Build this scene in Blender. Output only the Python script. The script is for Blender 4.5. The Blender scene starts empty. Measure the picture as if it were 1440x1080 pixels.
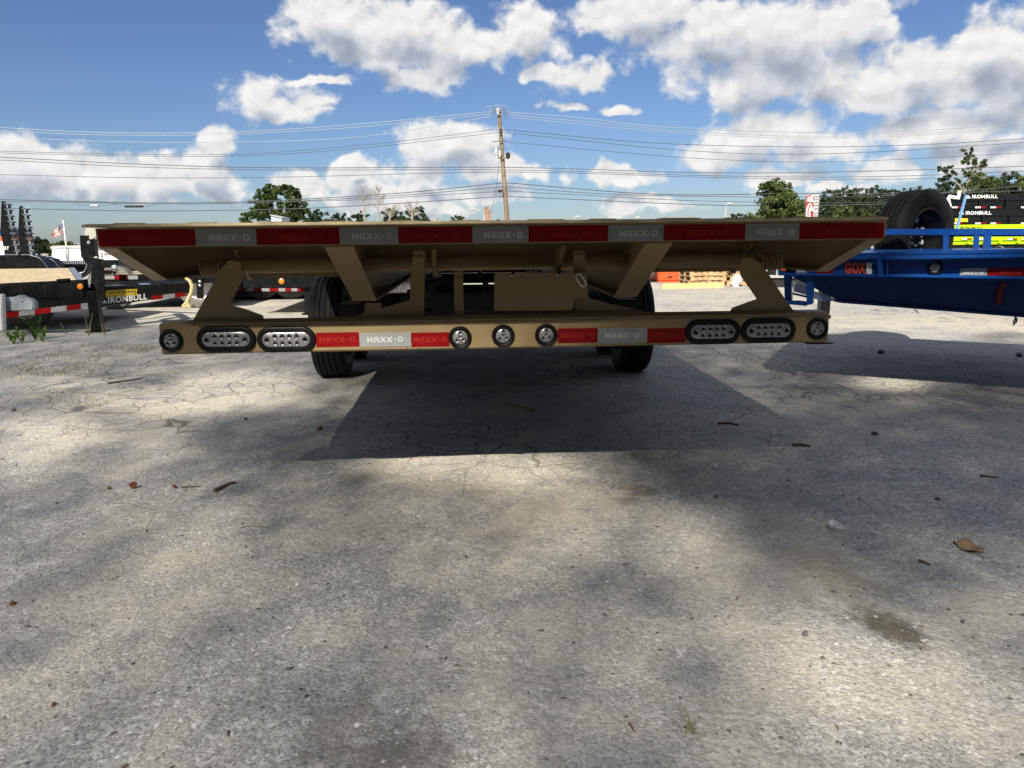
import bpy, math, random
import numpy as np
from math import sin, cos, pi, radians, atan2, asin, sqrt
from mathutils import Vector, Matrix

rnd = random.Random(7)
sc = bpy.context.scene
C = sc.collection

# ------------------------------------------------------------------ camera
F = 1000.0                      # focal length in photo pixels (1440 wide)
CAM_H, PITCH, YAW, ROLL = 1.04, radians(11.6), radians(3.1), radians(0.6)
_f = Vector((sin(YAW)*cos(PITCH), cos(YAW)*cos(PITCH), -sin(PITCH)))
_r0 = Vector((cos(YAW), -sin(YAW), 0))
_u0 = _r0.cross(_f)
_r = _r0*cos(ROLL) - _u0*sin(ROLL)
_u = _u0*cos(ROLL) + _r0*sin(ROLL)
O = Vector((0, 0, CAM_H))
cam_d = bpy.data.cameras.new('camera')
cam_d.sensor_width = 36
cam_d.lens = 36*F/1440
cam_d.clip_start = 0.05
cam_d.clip_end = 3000
cam = bpy.data.objects.new('camera', cam_d)
C.objects.link(cam)
M = Matrix((( _r.x, _u.x, -_f.x, O.x), (_r.y, _u.y, -_f.y, O.y), (_r.z, _u.z, -_f.z, O.z), (0, 0, 0, 1)))
cam.matrix_world = M
sc.camera = cam

def ray(x, y): return _f + _r*((x-720)/F) - _u*((y-540)/F)
def at(x, y, Y):                       # photo point at world depth Y
    d = ray(x, y); return O + d*(Y/d.y)
def atX(x, y, X):
    d = ray(x, y); return O + d*(X/d.x)
def atZ(x, y, Z=0.0):
    d = ray(x, y); return O + d*((Z-CAM_H)/d.z)
def onp(x, y, P, N):                   # photo point on the plane through P
    d = ray(x, y); return O + d*((P-O).dot(N)/d.dot(N))

# ------------------------------------------------------------------ light, sky
SUN = Vector((0.42, 1.16, -1.02)).normalized()       # travel direction of the light
EL = asin(-SUN.z)
AZ = atan2(-SUN.x, -SUN.y)
sd = bpy.data.lights.new('sun', 'SUN')
sd.energy = 5.0
sd.angle = radians(0.55)
sd.color = (1.0, 0.93, 0.79)
so = bpy.data.objects.new('sun', sd)
so.rotation_euler = SUN.to_track_quat('-Z', 'Y').to_euler()
so.location = (-6, -14, 20)
C.objects.link(so)
sc.view_settings.view_transform = 'Standard'
sc.view_settings.look = 'None'
sc.view_settings.exposure = 0.6
sc.view_settings.gamma = 1.0
sc.view_settings.use_curve_mapping = False
sc.cycles.max_bounces = 5
sc.cycles.diffuse_bounces = 2
sc.cycles.use_denoising = True
sc.cycles.use_adaptive_sampling = True
sc.cycles.adaptive_threshold = 0.02

SKY_STRENGTH = 0.054
w = bpy.data.worlds.new('World'); sc.world = w; w.use_nodes = True
nt = w.node_tree; nt.nodes.clear()

class NT:
    def __init__(s, nt): s.nt = nt
    def n(s, t, **k):
        o = s.nt.nodes.new(t)
        for a, b in k.items(): setattr(o, a, b)
        return o
    def l(s, a, b): s.nt.links.new(a, b)
    def put(s, sock, v):
        if isinstance(v, bpy.types.NodeSocket): s.l(v, sock)
        elif v is not None: sock.default_value = v
    def m(s, op, a, b=None, c=None, clamp=False):
        o = s.n('ShaderNodeMath', operation=op, use_clamp=clamp)
        for i, v in enumerate((a, b, c)):
            if v is not None: s.put(o.inputs[i], v)
        return o.outputs[0]
    def v(s, op, a, b=None):
        o = s.n('ShaderNodeVectorMath', operation=op)
        s.put(o.inputs[0], a)
        if b is not None: s.put(o.inputs[1], b)
        return o.outputs['Value'] if op in ('LENGTH', 'DOT_PRODUCT') else o.outputs[0]
    def mr(s, v, a, b, c=0.0, d=1.0, smooth=True):
        o = s.n('ShaderNodeMapRange', interpolation_type='SMOOTHSTEP' if smooth else 'LINEAR')
        s.put(o.inputs[0], v); s.put(o.inputs[1], a); s.put(o.inputs[2], b); s.put(o.inputs[3], c); s.put(o.inputs[4], d)
        return o.outputs[0]
    def mix(s, f, a, b, blend='MIX'):
        o = s.n('ShaderNodeMix', data_type='RGBA', blend_type=blend)
        s.put(o.inputs[0], f); s.put(o.inputs[6], a); s.put(o.inputs[7], b)
        return o.outputs[2]
    def noise(s, vec, scale, detail=4, rough=0.55, dist=0.0):
        o = s.n('ShaderNodeTexNoise')
        s.put(o.inputs['Vector'], vec); o.inputs['Scale'].default_value = scale
        o.inputs['Detail'].default_value = detail; o.inputs['Roughness'].default_value = rough
        o.inputs['Distortion'].default_value = dist
        return o.outputs[0]
    def vor(s, vec, scale, feature='F1', out=0, rand=1.0):
        o = s.n('ShaderNodeTexVoronoi', feature=feature)
        s.put(o.inputs['Vector'], vec); o.inputs['Scale'].default_value = scale
        o.inputs['Randomness'].default_value = rand
        return o.outputs[out]

# cumulus: x, y, half width, half height in photo pixels (turned into directions)
CLOUDS = [
 (470,35,75,45),(560,35,80,50),(640,65,90,40),(740,45,62,42),(600,105,60,22),(530,75,70,30),
 (372,125,56,28),(400,148,75,24),(458,112,34,9),
 (820,105,60,26),(760,98,40,14),(800,150,28,9),(866,154,26,8),
 (900,15,95,40),(1000,50,120,62),(1100,60,120,75),(1190,35,75,60),(1050,118,110,42),(1150,110,100,35),
 (1290,105,110,48),(1390,70,90,62),(1250,128,120,24),(1440,90,80,60),(1380,120,90,35),
 (1080,185,95,32),(1010,215,55,30),(1150,205,80,26),(1300,185,110,30),(1400,165,80,30),(1390,215,80,38),(1100,245,90,14),(1260,240,60,18),
 (20,235,62,48),(90,245,60,34),(160,248,56,38),(230,255,58,32),(296,243,46,46),(303,203,25,26),(120,272,150,14),(280,270,70,14),
 (430,258,50,20),(512,246,52,34),(590,248,34,26),(505,222,26,14),(560,278,110,18),
 (632,200,82,38),(690,232,60,26),(745,238,44,16),(860,250,52,18),(900,288,60,14),(690,275,50,18),(950,292,40,10),(1180,262,60,12),(610,296,60,10),
]
def sky_uv(x, y):
    d = ray(x, y).normalized(); return atan2(d.x, d.y), asin(d.z)
grp = bpy.data.node_groups.new('cloud_field', 'ShaderNodeTree')
grp.interface.new_socket('P', in_out='INPUT', socket_type='NodeSocketVector')
for _o in 'DBN': grp.interface.new_socket(_o, in_out='OUTPUT', socket_type='NodeSocketFloat')
g = NT(grp)
gi = g.n('NodeGroupInput'); go = g.n('NodeGroupOutput')
P = gi.outputs[0]
warp = g.n('ShaderNodeTexNoise'); g.l(P, warp.inputs['Vector']); warp.inputs['Scale'].default_value = 18; warp.inputs['Detail'].default_value = 3
wv = g.v('MULTIPLY', g.v('SUBTRACT', warp.outputs['Color'], (0.5, 0.5, 0.5)), (0.10, 0.05, 0.0))
PW = g.v('ADD', P, wv)
acc = None
for cx, cy, rx, ry in CLOUDS:
    u0, v0 = sky_uv(cx, cy); u1, _ = sky_uv(cx+rx, cy); _, v1 = sky_uv(cx, cy-ry)
    q = g.v('MULTIPLY', g.v('SUBTRACT', PW, (u0, v0, 0)), (1/abs(u1-u0), 1/abs(v1-v0), 0))
    d = g.m('SUBTRACT', 1.0, g.v('LENGTH', q))
    acc = d if acc is None else g.m('SMOOTH_MAX', acc, d, 0.25)
# the rest of the sky carries the same kind of clouds
sep = g.n('ShaderNodeSeparateXYZ'); g.l(P, sep.inputs[0])
au = g.m('ABSOLUTE', g.m('SUBTRACT', sep.outputs[0], radians(3.1)))
away = g.m('MAXIMUM', g.mr(au, 0.66, 0.9), g.mr(sep.outputs[1], 0.36, 0.55))
big = g.m('MULTIPLY_ADD', g.noise(g.v('MULTIPLY', P, (1, 1.7, 1)), 3.1, 3, 0.5), 5.0, -2.55)
acc = g.m('MAXIMUM', acc, g.m('ADD', g.m('MULTIPLY', away, 3.0), g.m('SUBTRACT', big, 3.0)))
n1 = g.noise(g.v('MULTIPLY', P, (1, 1.25, 1)), 27, 8, 0.62, 0.25)
vo = g.vor(g.v('ADD', P, wv), 44, 'SMOOTH_F1')
puff = g.m('ADD', g.m('MULTIPLY', g.m('SUBTRACT', n1, 0.5), 1.45), g.m('MULTIPLY', g.m('SUBTRACT', 0.42, vo), 0.6))
g.l(acc, go.inputs[1]); g.l(puff, go.inputs[2])
acc = g.m('ADD', g.m('ADD', acc, 0.16), puff)
g.l(acc, go.inputs[0])

W = NT(nt)
tc = W.n('ShaderNodeTexCoord')
sxyz = W.n('ShaderNodeSeparateXYZ'); W.l(tc.outputs['Generated'], sxyz.inputs[0])
az = W.m('ARCTAN2', sxyz.outputs[0], sxyz.outputs[1])
elv = W.m('ARCSINE', sxyz.outputs[2])
cmb = W.n('ShaderNodeCombineXYZ'); W.l(az, cmb.inputs[0]); W.l(elv, cmb.inputs[1])
P = cmb.outputs[0]
def field(vec):
    o = W.n('ShaderNodeGroup'); o.node_tree = grp; W.l(vec, o.inputs[0]); return o.outputs
f0 = field(P)
f1 = field(W.v('ADD', P, (-0.008, 0.030, 0)))
f2 = field(W.v('ADD', P, (-0.004, 0.010, 0)))
D0 = f0[0]
alpha = W.mr(D0, -0.04, 0.52)
alpha = W.m('MULTIPLY', alpha, W.mr(elv, 0.0, 0.03))
shade = W.mr(W.m('ADD', f1[1], W.m('MULTIPLY', f1[2], 0.35)), 0.10, 1.05)
rim = W.mr(W.m('SUBTRACT', f0[2], f2[2]), -0.5, 0.5, 0.88, 1.12)
bright = W.m('MULTIPLY', W.m('SUBTRACT', 1.0, W.m('MULTIPLY', shade, 0.46)), rim)
ccol = W.mix(shade, (10.6, 10.5, 10.3, 1), (8.3, 9.4, 11.4, 1))
cv = W.n('ShaderNodeVectorMath', operation='SCALE'); W.l(ccol, cv.inputs[0]); W.l(bright, cv.inputs['Scale'])
sky = W.n('ShaderNodeTexSky', sky_type='NISHITA')
sky.sun_disc = False
sky.sun_elevation = EL
sky.sun_rotation = AZ
sky.air_density = 1.0; sky.dust_density = 0.4; sky.ozone_density = 1.4
skyc = W.mix(1.0, sky.outputs[0], (0.71, 0.85, 1.14, 1), 'MULTIPLY')
fin = W.mix(alpha, skyc, cv.outputs[0])
w.cycles.sampling_method = 'NONE'
bg = W.n('ShaderNodeBackground'); W.l(fin, bg.inputs[0]); bg.inputs[1].default_value = SKY_STRENGTH
wo = W.n('ShaderNodeOutputWorld'); W.l(bg.outputs[0], wo.inputs[0])

# ------------------------------------------------------------------ materials
MATS = {}
def mat(name, col, rough=0.6, metal=0.0, spec=0.5, var=0.12, vscale=6.0, bump=0.0, bscale=80.0, coat=0.0, dirt=None, dirt_amt=0.0, dscale=3.0):
    if name in MATS: return MATS[name]
    m = bpy.data.materials.new(name); m.use_nodes = True
    T = NT(m.node_tree); b = m.node_tree.nodes['Principled BSDF']
    geo = T.n('ShaderNodeTexCoord').outputs['Object']
    c = (*col, 1)
    n = T.noise(geo, vscale, 5, 0.6)
    lo = tuple(max(0, x*(1-var)) for x in col)+(1,); hi = tuple(min(1, x*(1+var)) for x in col)+(1,)
    cc = T.mix(T.mr(n, 0.3, 0.7), lo, hi)
    if dirt:
        dm = T.m('MULTIPLY', T.mr(T.noise(geo, dscale, 6, 0.7), 0.45, 0.75), dirt_amt)
        cc = T.mix(dm, cc, (*dirt, 1))
    T.l(cc, b.inputs['Base Color'])
    T.put(b.inputs['Roughness'], T.mr(T.noise(geo, vscale*2.3, 4), 0.3, 0.7, max(0.02, rough-0.08), min(1, rough+0.08)))
    b.inputs['Metallic'].default_value = metal
    b.inputs['Specular IOR Level'].default_value = spec
    b.inputs['Coat Weight'].default_value = coat
    b.inputs['Coat Roughness'].default_value = 0.15
    if bump:
        bn = T.n('ShaderNodeBump'); bn.inputs['Strength'].default_value = bump; bn.inputs['Distance'].default_value = 0.01
        T.l(T.noise(geo, bscale, 4), bn.inputs['Height']); T.l(bn.outputs[0], b.inputs['Normal'])
    MATS[name] = m
    return m

TAN = mat('tan_paint', (0.265, 0.192, 0.095), 0.42, spec=0.3, coat=0.03, var=0.07, vscale=4, bump=0.05, bscale=160, dirt=(0.24, 0.20, 0.14), dirt_amt=0.35)
def wear(m, rust, scr):
    T = NT(m.node_tree); b = m.node_tree.nodes['Principled BSDF']; src = b.inputs['Base Color'].links[0].from_socket
    co = T.n('ShaderNodeTexCoord').outputs['Object']
    st = T.noise(T.v('MULTIPLY', co, (3.0, 3.0, 40.0)), 2.2, 5, 0.75)
    c = T.mix(T.m('MULTIPLY', T.mr(st, 0.60, 0.72), scr), src, (0.40, 0.34, 0.24, 1))
    sp_ = T.m('MULTIPLY', T.mr(T.noise(co, 34, 4, 0.7), 0.66, 0.72), T.mr(T.noise(co, 2.1, 3), 0.48, 0.60))
    c = T.mix(T.m('MULTIPLY', sp_, rust), c, (0.10, 0.045, 0.02, 1))
    T.l(c, b.inputs['Base Color'])
wear(TAN, 0.7, 0.35)
TAN_LIT = mat('lit_tan_plate', (0.36, 0.29, 0.17), 0.6, spec=0.3, var=0.25, vscale=9, bump=0.2, dirt=(0.20, 0.15, 0.09), dirt_amt=0.5, dscale=5)  # daylight on the tail lip put into a paler tan, mottled with dirt
TAN2 = mat('tan_weld', (0.24, 0.175, 0.088), 0.45, var=0.1, bump=0.3, bscale=300)
BLK = mat('black_paint', (0.0045, 0.005, 0.006), 0.32, spec=0.3, var=0.2, coat=0.03, dirt=(0.03, 0.029, 0.026), dirt_amt=0.1)
BLKM = mat('black_matte', (0.012, 0.012, 0.012), 0.7, var=0.3, bump=0.2)
RUB = mat('tyre_rubber', (0.009, 0.009, 0.0095), 0.62, spec=0.22, var=0.25, vscale=20, bump=0.15, bscale=120, dirt=(0.045, 0.04, 0.034), dirt_amt=0.2, dscale=9)
RUBD = mat('dusty_rubber', (0.16, 0.15, 0.135), 0.8, var=0.25, vscale=20, bump=0.15, bscale=120)
RUBG = mat('grommet_rubber', (0.0035, 0.0035, 0.004), 0.45, spec=0.25, var=0.2, vscale=30)
BLUE = mat('blue_paint', (0.003, 0.052, 0.24), 0.32, spec=0.3, coat=0.05, var=0.1, vscale=5, dirt=(0.08, 0.12, 0.22), dirt_amt=0.1)
LIME = mat('lime_paint', (0.42, 0.68, 0.0), 0.4, var=0.05)
WOOD = mat('treated_pine', (0.47, 0.37, 0.24), 0.75, var=0.25, vscale=12, bump=0.3)
PALW = mat('pallet_wood', (0.46, 0.31, 0.17), 0.8, var=0.35, vscale=7, bump=0.3)
LUMB = mat('yellow_lumber', (0.72, 0.55, 0.22), 0.7, var=0.12)
STEEL = mat('bright_steel', (0.62, 0.63, 0.64), 0.3, metal=0.9, var=0.1)
GALV = mat('grey_casting', (0.36, 0.40, 0.44), 0.5, metal=0.2, var=0.12)
GREYB = mat('diamond_plate', (0.30, 0.34, 0.40), 0.32, metal=0.6, var=0.15, bump=0.3, bscale=60)
WHITE = mat('white_paint', (0.78, 0.78, 0.77), 0.45, var=0.05)
RUNG = mat('rung_steel', (0.10, 0.11, 0.125), 0.4, metal=0.3)
TRIM = mat('edge_steel', (0.22, 0.23, 0.25), 0.4, metal=0.5)
GREYP = mat('grey_paint', (0.40, 0.40, 0.40), 0.6, var=0.08)
ROOF = mat('metal_roof', (0.40, 0.38, 0.33), 0.5, var=0.08)
AMBER = mat('amber_lens', (0.75, 0.22, 0.01), 0.2, spec=0.7)
ORANGE = mat('orange_paint', (0.72, 0.10, 0.03), 0.45, var=0.08)
REDM = mat('red_paint', (0.55, 0.015, 0.02), 0.45, var=0.08)
REDDARK = mat('red_strap', (0.22, 0.02, 0.03), 0.6)
YEL = mat('yellow_decal', (0.72, 0.48, 0.02), 0.5)
INK = mat('black_ink', (0.015, 0.015, 0.015), 0.6)
LETW = mat('white_lettering', (0.72, 0.72, 0.70), 0.5)
LETT = mat('tape_lettering_grey', (0.44, 0.45, 0.45), 0.5, spec=0.2)
LETR = mat('tape_lettering_red', (0.28, 0.014, 0.010), 0.5, spec=0.2)
GOXR = mat('decal_red', (0.62, 0.05, 0.025), 0.5)
ROPE = mat('tan_rope', (0.55, 0.46, 0.24), 0.85, var=0.35, vscale=60, bump=0.6, bscale=120)
POLEW = mat('pole_wood', (0.21, 0.15, 0.10), 0.85, var=0.3, vscale=3, bump=0.4)
WIREM = mat('cable', (0.06, 0.065, 0.07), 0.6)
WIREB = mat('bare_cable', (0.34, 0.37, 0.42), 0.5, metal=0.3)
BARK = mat('bark', (0.10, 0.075, 0.055), 0.9, var=0.3, vscale=3, bump=0.5, bscale=20)
DEADW = mat('dead_wood', (0.30, 0.26, 0.22), 0.9, var=0.2)
STONE = mat('pale_stone', (0.66, 0.66, 0.64), 0.9, var=0.25, vscale=40, bump=0.5, bscale=90)
STONED = mat('dark_stone', (0.13, 0.13, 0.135), 0.9, var=0.3, vscale=40, bump=0.5, bscale=90)
TWIG = mat('twig_bark', (0.13, 0.085, 0.05), 0.9, var=0.4, vscale=40)
LEAFB = mat('dry_leaf', (0.30, 0.18, 0.09), 0.7, var=0.3, vscale=25)
RUST = mat('rust', (0.16, 0.06, 0.03), 0.9, var=0.4, vscale=40)
STRAP = mat('blue_strap', (0.16, 0.33, 0.62), 0.6)
FLAGR = mat('flag_red', (0.50, 0.03, 0.05), 0.8)
FLAGW = mat('flag_white', (0.75, 0.74, 0.72), 0.8)
FLAGB = mat('flag_blue', (0.03, 0.04, 0.15), 0.8)

def tape_mat(name, col):
    m = bpy.data.materials.new(name); m.use_nodes = True
    T = NT(m.node_tree); b = m.node_tree.nodes['Principled BSDF']
    co = T.n('ShaderNodeTexCoord').outputs['Object']
    cell = T.vor(co, 170, 'DISTANCE_TO_EDGE', 0, 0.15)
    k = T.mr(cell, 0.02, 0.12)
    T.l(T.mix(k, tuple(x*1.25 for x in col)+(1,), tuple(x*0.82 for x in col)+(1,)), b.inputs['Base Color'])
    b.inputs['Roughness'].default_value = 0.4
    b.inputs['Specular IOR Level'].default_value = 0.15
    b.inputs['Coat Weight'].default_value = 0.0
    bn = T.n('ShaderNodeBump'); bn.inputs['Strength'].default_value = 0.25; bn.inputs['Distance'].default_value = 0.002
    T.l(cell, bn.inputs['Height']); T.l(bn.outputs[0], b.inputs['Normal'])
    return m
TAPW = tape_mat('reflective_white', (0.27, 0.285, 0.29))
TAPR = tape_mat('reflective_red', (0.21, 0.004, 0.005))

def lens_mat():
    m = bpy.data.materials.new('clear_lens'); m.use_nodes = True
    T = NT(m.node_tree); b = m.node_tree.nodes['Principled BSDF']
    co = T.n('ShaderNodeTexCoord').outputs['Object']
    n = T.vor(co, 260, 'F1')
    T.l(T.mix(T.mr(n, 0.1, 0.7), (0.16, 0.16, 0.165, 1), (0.30, 0.30, 0.31, 1)), b.inputs['Base Color'])
    b.inputs['Metallic'].default_value = 0.25
    b.inputs['Roughness'].default_value = 0.28
    b.inputs['Coat Weight'].default_value = 0.7
    b.inputs['Coat Roughness'].default_value = 0.05
    bn = T.n('ShaderNodeBump'); bn.inputs['Strength'].default_value = 0.3; bn.inputs['Distance'].default_value = 0.002
    T.l(n, bn.inputs['Height']); T.l(bn.outputs[0], b.inputs['Normal'])
    return m
LENS = lens_mat()
CUP = mat('reflector_cup', (0.34, 0.34, 0.35), 0.2, metal=0.7)

def leaf_mat(name, a, b_, scale=0.6, trans=0.25):
    m = bpy.data.materials.new(name); m.use_nodes = True
    T = NT(m.node_tree); b = m.node_tree.nodes['Principled BSDF']
    pos = T.n('ShaderNodeNewGeometry').outputs['Position']
    c = T.mix(T.mr(T.noise(pos, scale, 4, 0.7), 0.3, 0.7), (*a, 1), (*b_, 1))
    T.l(c, b.inputs['Base Color'])
    b.inputs['Roughness'].default_value = 0.65
    b.inputs['Specular IOR Level'].default_value = 0.25
    tr = T.n('ShaderNodeBsdfTranslucent'); T.l(c, tr.inputs[0])
    mx = T.n('ShaderNodeMixShader'); mx.inputs[0].default_value = trans
    out = m.node_tree.nodes['Material Output']
    T.l(b.outputs[0], mx.inputs[1]); T.l(tr.outputs[0], mx.inputs[2]); T.l(mx.outputs[0], out.inputs[0])
    return m
LEAF_A = leaf_mat('leaf_pine', (0.030, 0.060, 0.014), (0.075, 0.115, 0.028))
LEAF_B = leaf_mat('leaf_broad', (0.045, 0.080, 0.020), (0.115, 0.150, 0.045))
LEAF_C = leaf_mat('leaf_dark', (0.022, 0.042, 0.020), (0.050, 0.075, 0.034))
LEAF_D = leaf_mat('leaf_weed', (0.10, 0.22, 0.03), (0.20, 0.34, 0.06), 9)
LEAF_E = mat('leaf_canopy', (0.035, 0.055, 0.016), 0.7, spec=0.2)
GRASS = leaf_mat('dry_grass_blade', (0.22, 0.19, 0.09), (0.34, 0.32, 0.14), 5)

# ------------------------------------------------------------------ mesh building
BASE = {}
def base(o): return BASE.get(o.name, Vector((0, 0, 0))) if o else Vector((0, 0, 0))
def catmull_(pts, n=8):
    P = [2*pts[0]-pts[1]]+pts+[2*pts[-1]-pts[-2]]; out = []
    for i in range(1, len(P)-2):
        for k in range(n):
            t = k/n; a, b_, c_, d_ = P[i-1], P[i], P[i+1], P[i+2]
            out.append(0.5*((2*b_)+(c_-a)*t+(2*a-5*b_+4*c_-d_)*t*t+(3*b_-a-3*c_+d_)*t*t*t))
    out.append(P[-2]); return out
class MB:
    def __init__(s): s.V = []; s.F = []
    def add(s, vs, fs):
        k = len(s.V); s.V += [tuple(v) for v in vs]; s.F += [tuple(i+k for i in f) for f in fs]; return s
    def hexa(s, a):                      # 8 points: bottom ring 0-3, top ring 4-7
        return s.add(a, [(0, 3, 2, 1), (4, 5, 6, 7), (0, 1, 5, 4), (1, 2, 6, 5), (2, 3, 7, 6), (3, 0, 4, 7)])
    def box(s, x0, x1, y0, y1, z0, z1):
        return s.hexa([(x0, y0, z0), (x1, y0, z0), (x1, y1, z0), (x0, y1, z0), (x0, y0, z1), (x1, y0, z1), (x1, y1, z1), (x0, y1, z1)])
    def prism(s, poly, off):
        off = Vector(off); n = len(poly); p = [Vector(q) for q in poly]
        vs = p+[q+off for q in p]
        fs = [tuple(range(n)), tuple(reversed(range(n, 2*n)))]+[(i, i+n, (i+1) % n+n, (i+1) % n) for i in range(n)]
        return s.add(vs, fs)
    def slab(s, q, th):                  # quad BL BR TR TL, thickened away from the viewer's side along its normal
        q = [Vector(p) for p in q]; n = (q[1]-q[0]).cross(q[3]-q[0]).normalized()
        return s.prism(q, -n*th)
    def bar(s, p, q, wd, ht, up=(0, 0, 1)):
        p, q = Vector(p), Vector(q); d = (q-p).normalized(); up = Vector(up)
        if abs(d.dot(up)) > 0.98: up = Vector((0, 1, 0))
        r = d.cross(up).normalized(); u = r.cross(d)
        a, b = r*wd/2, u*ht/2
        return s.hexa([p-a-b, p+a-b, q+a-b, q-a-b, p-a+b, p+a+b, q+a+b, q-a+b])
    def tube(s, pts, r, n=8, cap=True, r1=None):
        pts = [Vector(p) for p in pts]; k = len(s.V); m = len(pts); ref = None
        for i, p in enumerate(pts):
            d = (pts[min(i+1, m-1)]-pts[max(i-1, 0)]).normalized()
            if ref is None:
                ref = Vector((0, 0, 1)) if abs(d.z) < 0.9 else Vector((1, 0, 0))
            a = d.cross(ref).normalized(); b = a.cross(d).normalized(); ref = b
            rr = (r[i] if isinstance(r, (list, tuple)) else (r+(r1-r)*i/(m-1) if r1 is not None else r))
            for j in range(n):
                t = 2*pi*j/n; s.V.append(tuple(p+a*(cos(t)*rr)+b*(sin(t)*rr)))
        for i in range(m-1):
            for j in range(n):
                s.F.append((k+i*n+j, k+i*n+(j+1) % n, k+(i+1)*n+(j+1) % n, k+(i+1)*n+j))
        if cap:
            s.F.append(tuple(k+j for j in reversed(range(n)))); s.F.append(tuple(k+(m-1)*n+j for j in range(n)))
        return s
    def lathe(s, c, ax, prof, n=48, closed=False, cap=False):   # prof: (along axis, radius)
        c, ax = Vector(c), Vector(ax).normalized()
        ref = Vector((0, 0, 1)) if abs(ax.z) < 0.9 else Vector((1, 0, 0))
        a = ax.cross(ref).normalized(); b = a.cross(ax); k = len(s.V); m = len(prof)
        for (t, r) in prof:
            for j in range(n):
                th = 2*pi*j/n; s.V.append(tuple(c+ax*t+(a*cos(th)+b*sin(th))*r))
        rng = m if closed else m-1
        for i in range(rng):
            i2 = (i+1) % m
            for j in range(n):
                s.F.append((k+i*n+j, k+i2*n+j, k+i2*n+(j+1) % n, k+i*n+(j+1) % n))
        if cap and not closed:
            if prof[0][1] > 1e-6: s.F.append(tuple(k+j for j in range(n)))
            if prof[-1][1] > 1e-6: s.F.append(tuple(k+(m-1)*n+j for j in reversed(range(n))))
        return s
    def sweep(s, c, u, v, nrm, path, prof):   # path: closed 2D, prof: (outward, along normal) open strip
        c, u, v, nrm = map(Vector, (c, u, v, nrm)); n = len(path); k = len(s.V)
        for (o, h) in prof:
            for i in range(n):
                x, y = path[i]; x0, y0 = path[i-1]; x1, y1 = path[(i+1) % n]
                tx, ty = x1-x0, y1-y0; L = sqrt(tx*tx+ty*ty) or 1
                s.V.append(tuple(c+u*(x+ty/L*o)+v*(y-tx/L*o)+nrm*h))
        for i in range(len(prof)-1):
            for j in range(n):
                s.F.append((k+i*n+j, k+i*n+(j+1) % n, k+(i+1)*n+(j+1) % n, k+(i+1)*n+j))
        return s
    def build(s, name, m, parent=None, smooth=False, bevel=0.0, seg=2):
        me = bpy.data.meshes.new(name)
        b = base(parent)
        me.from_pydata([(v[0]-b.x, v[1]-b.y, v[2]-b.z) for v in s.V], [], s.F)
        me.materials.append(m)
        o = bpy.data.objects.new(name, me); C.objects.link(o)
        if parent: o.parent = parent
        BASE[o.name] = b
        import bmesh
        bm = bmesh.new(); bm.from_mesh(me); bmesh.ops.recalc_face_normals(bm, faces=bm.faces)
        if bevel:
            bmesh.ops.bevel(bm, geom=[e for e in bm.edges if len(e.link_faces) == 2 and e.calc_face_angle(0) > 0.6], offset=bevel, segments=seg, affect='EDGES', clamp_overlap=True)
        bm.to_mesh(me); bm.free()
        if smooth or bevel:
            me.polygons.foreach_set('use_smooth', [True]*len(me.polygons))
            try: me.set_sharp_from_angle(angle=radians(38))
            except Exception: pass
        return o

def thing(name, label, cat, loc, group=None):
    o = bpy.data.objects.new(name, None); o.empty_display_size = 0.1; o.location = loc
    C.objects.link(o); BASE[o.name] = Vector(loc)
    return tag(o, label, cat, group)
def tag(o, label, cat, group=None):
    o['label'] = label; o['category'] = cat
    if group: o['group'] = group
    return o
def kind(o, k): o['kind'] = k; return o

_fonts = {}
def text_mesh(s, off):
    key = (s, off)
    if key in _fonts: return _fonts[key]
    cu = bpy.data.curves.new('t', 'FONT'); cu.body = s; cu.offset = off; cu.resolution_u = 3; cu.space_character = 1.12
    ob = bpy.data.objects.new('t', cu); C.objects.link(ob)
    dg = bpy.context.evaluated_depsgraph_get(); ev = ob.evaluated_get(dg); me = ev.to_mesh()
    V = [tuple(v.co) for v in me.vertices]; Fc = [tuple(p.vertices) for p in me.polygons]
    ev.to_mesh_clear(); bpy.data.objects.remove(ob); bpy.data.curves.remove(cu)
    xs = [v[0] for v in V]; ys = [v[1] for v in V]
    V = [((v[0]-min(xs))/(max(xs)-min(xs)), (v[1]-min(ys))/(max(ys)-min(ys))) for v in V]
    _fonts[key] = (V, Fc); return V, Fc
def lettering(s, BL, BR, TL, m, parent, lift, off=0.03, name='lettering'):
    V, Fc = text_mesh(s, off); BL, BR, TL = Vector(BL), Vector(BR), Vector(TL)
    n = (BR-BL).cross(TL-BL).normalized()*lift
    b = MB(); b.add([BL+(BR-BL)*x+(TL-BL)*y+n for x, y in V], Fc)
    return b.build(name, m, parent)

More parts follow.
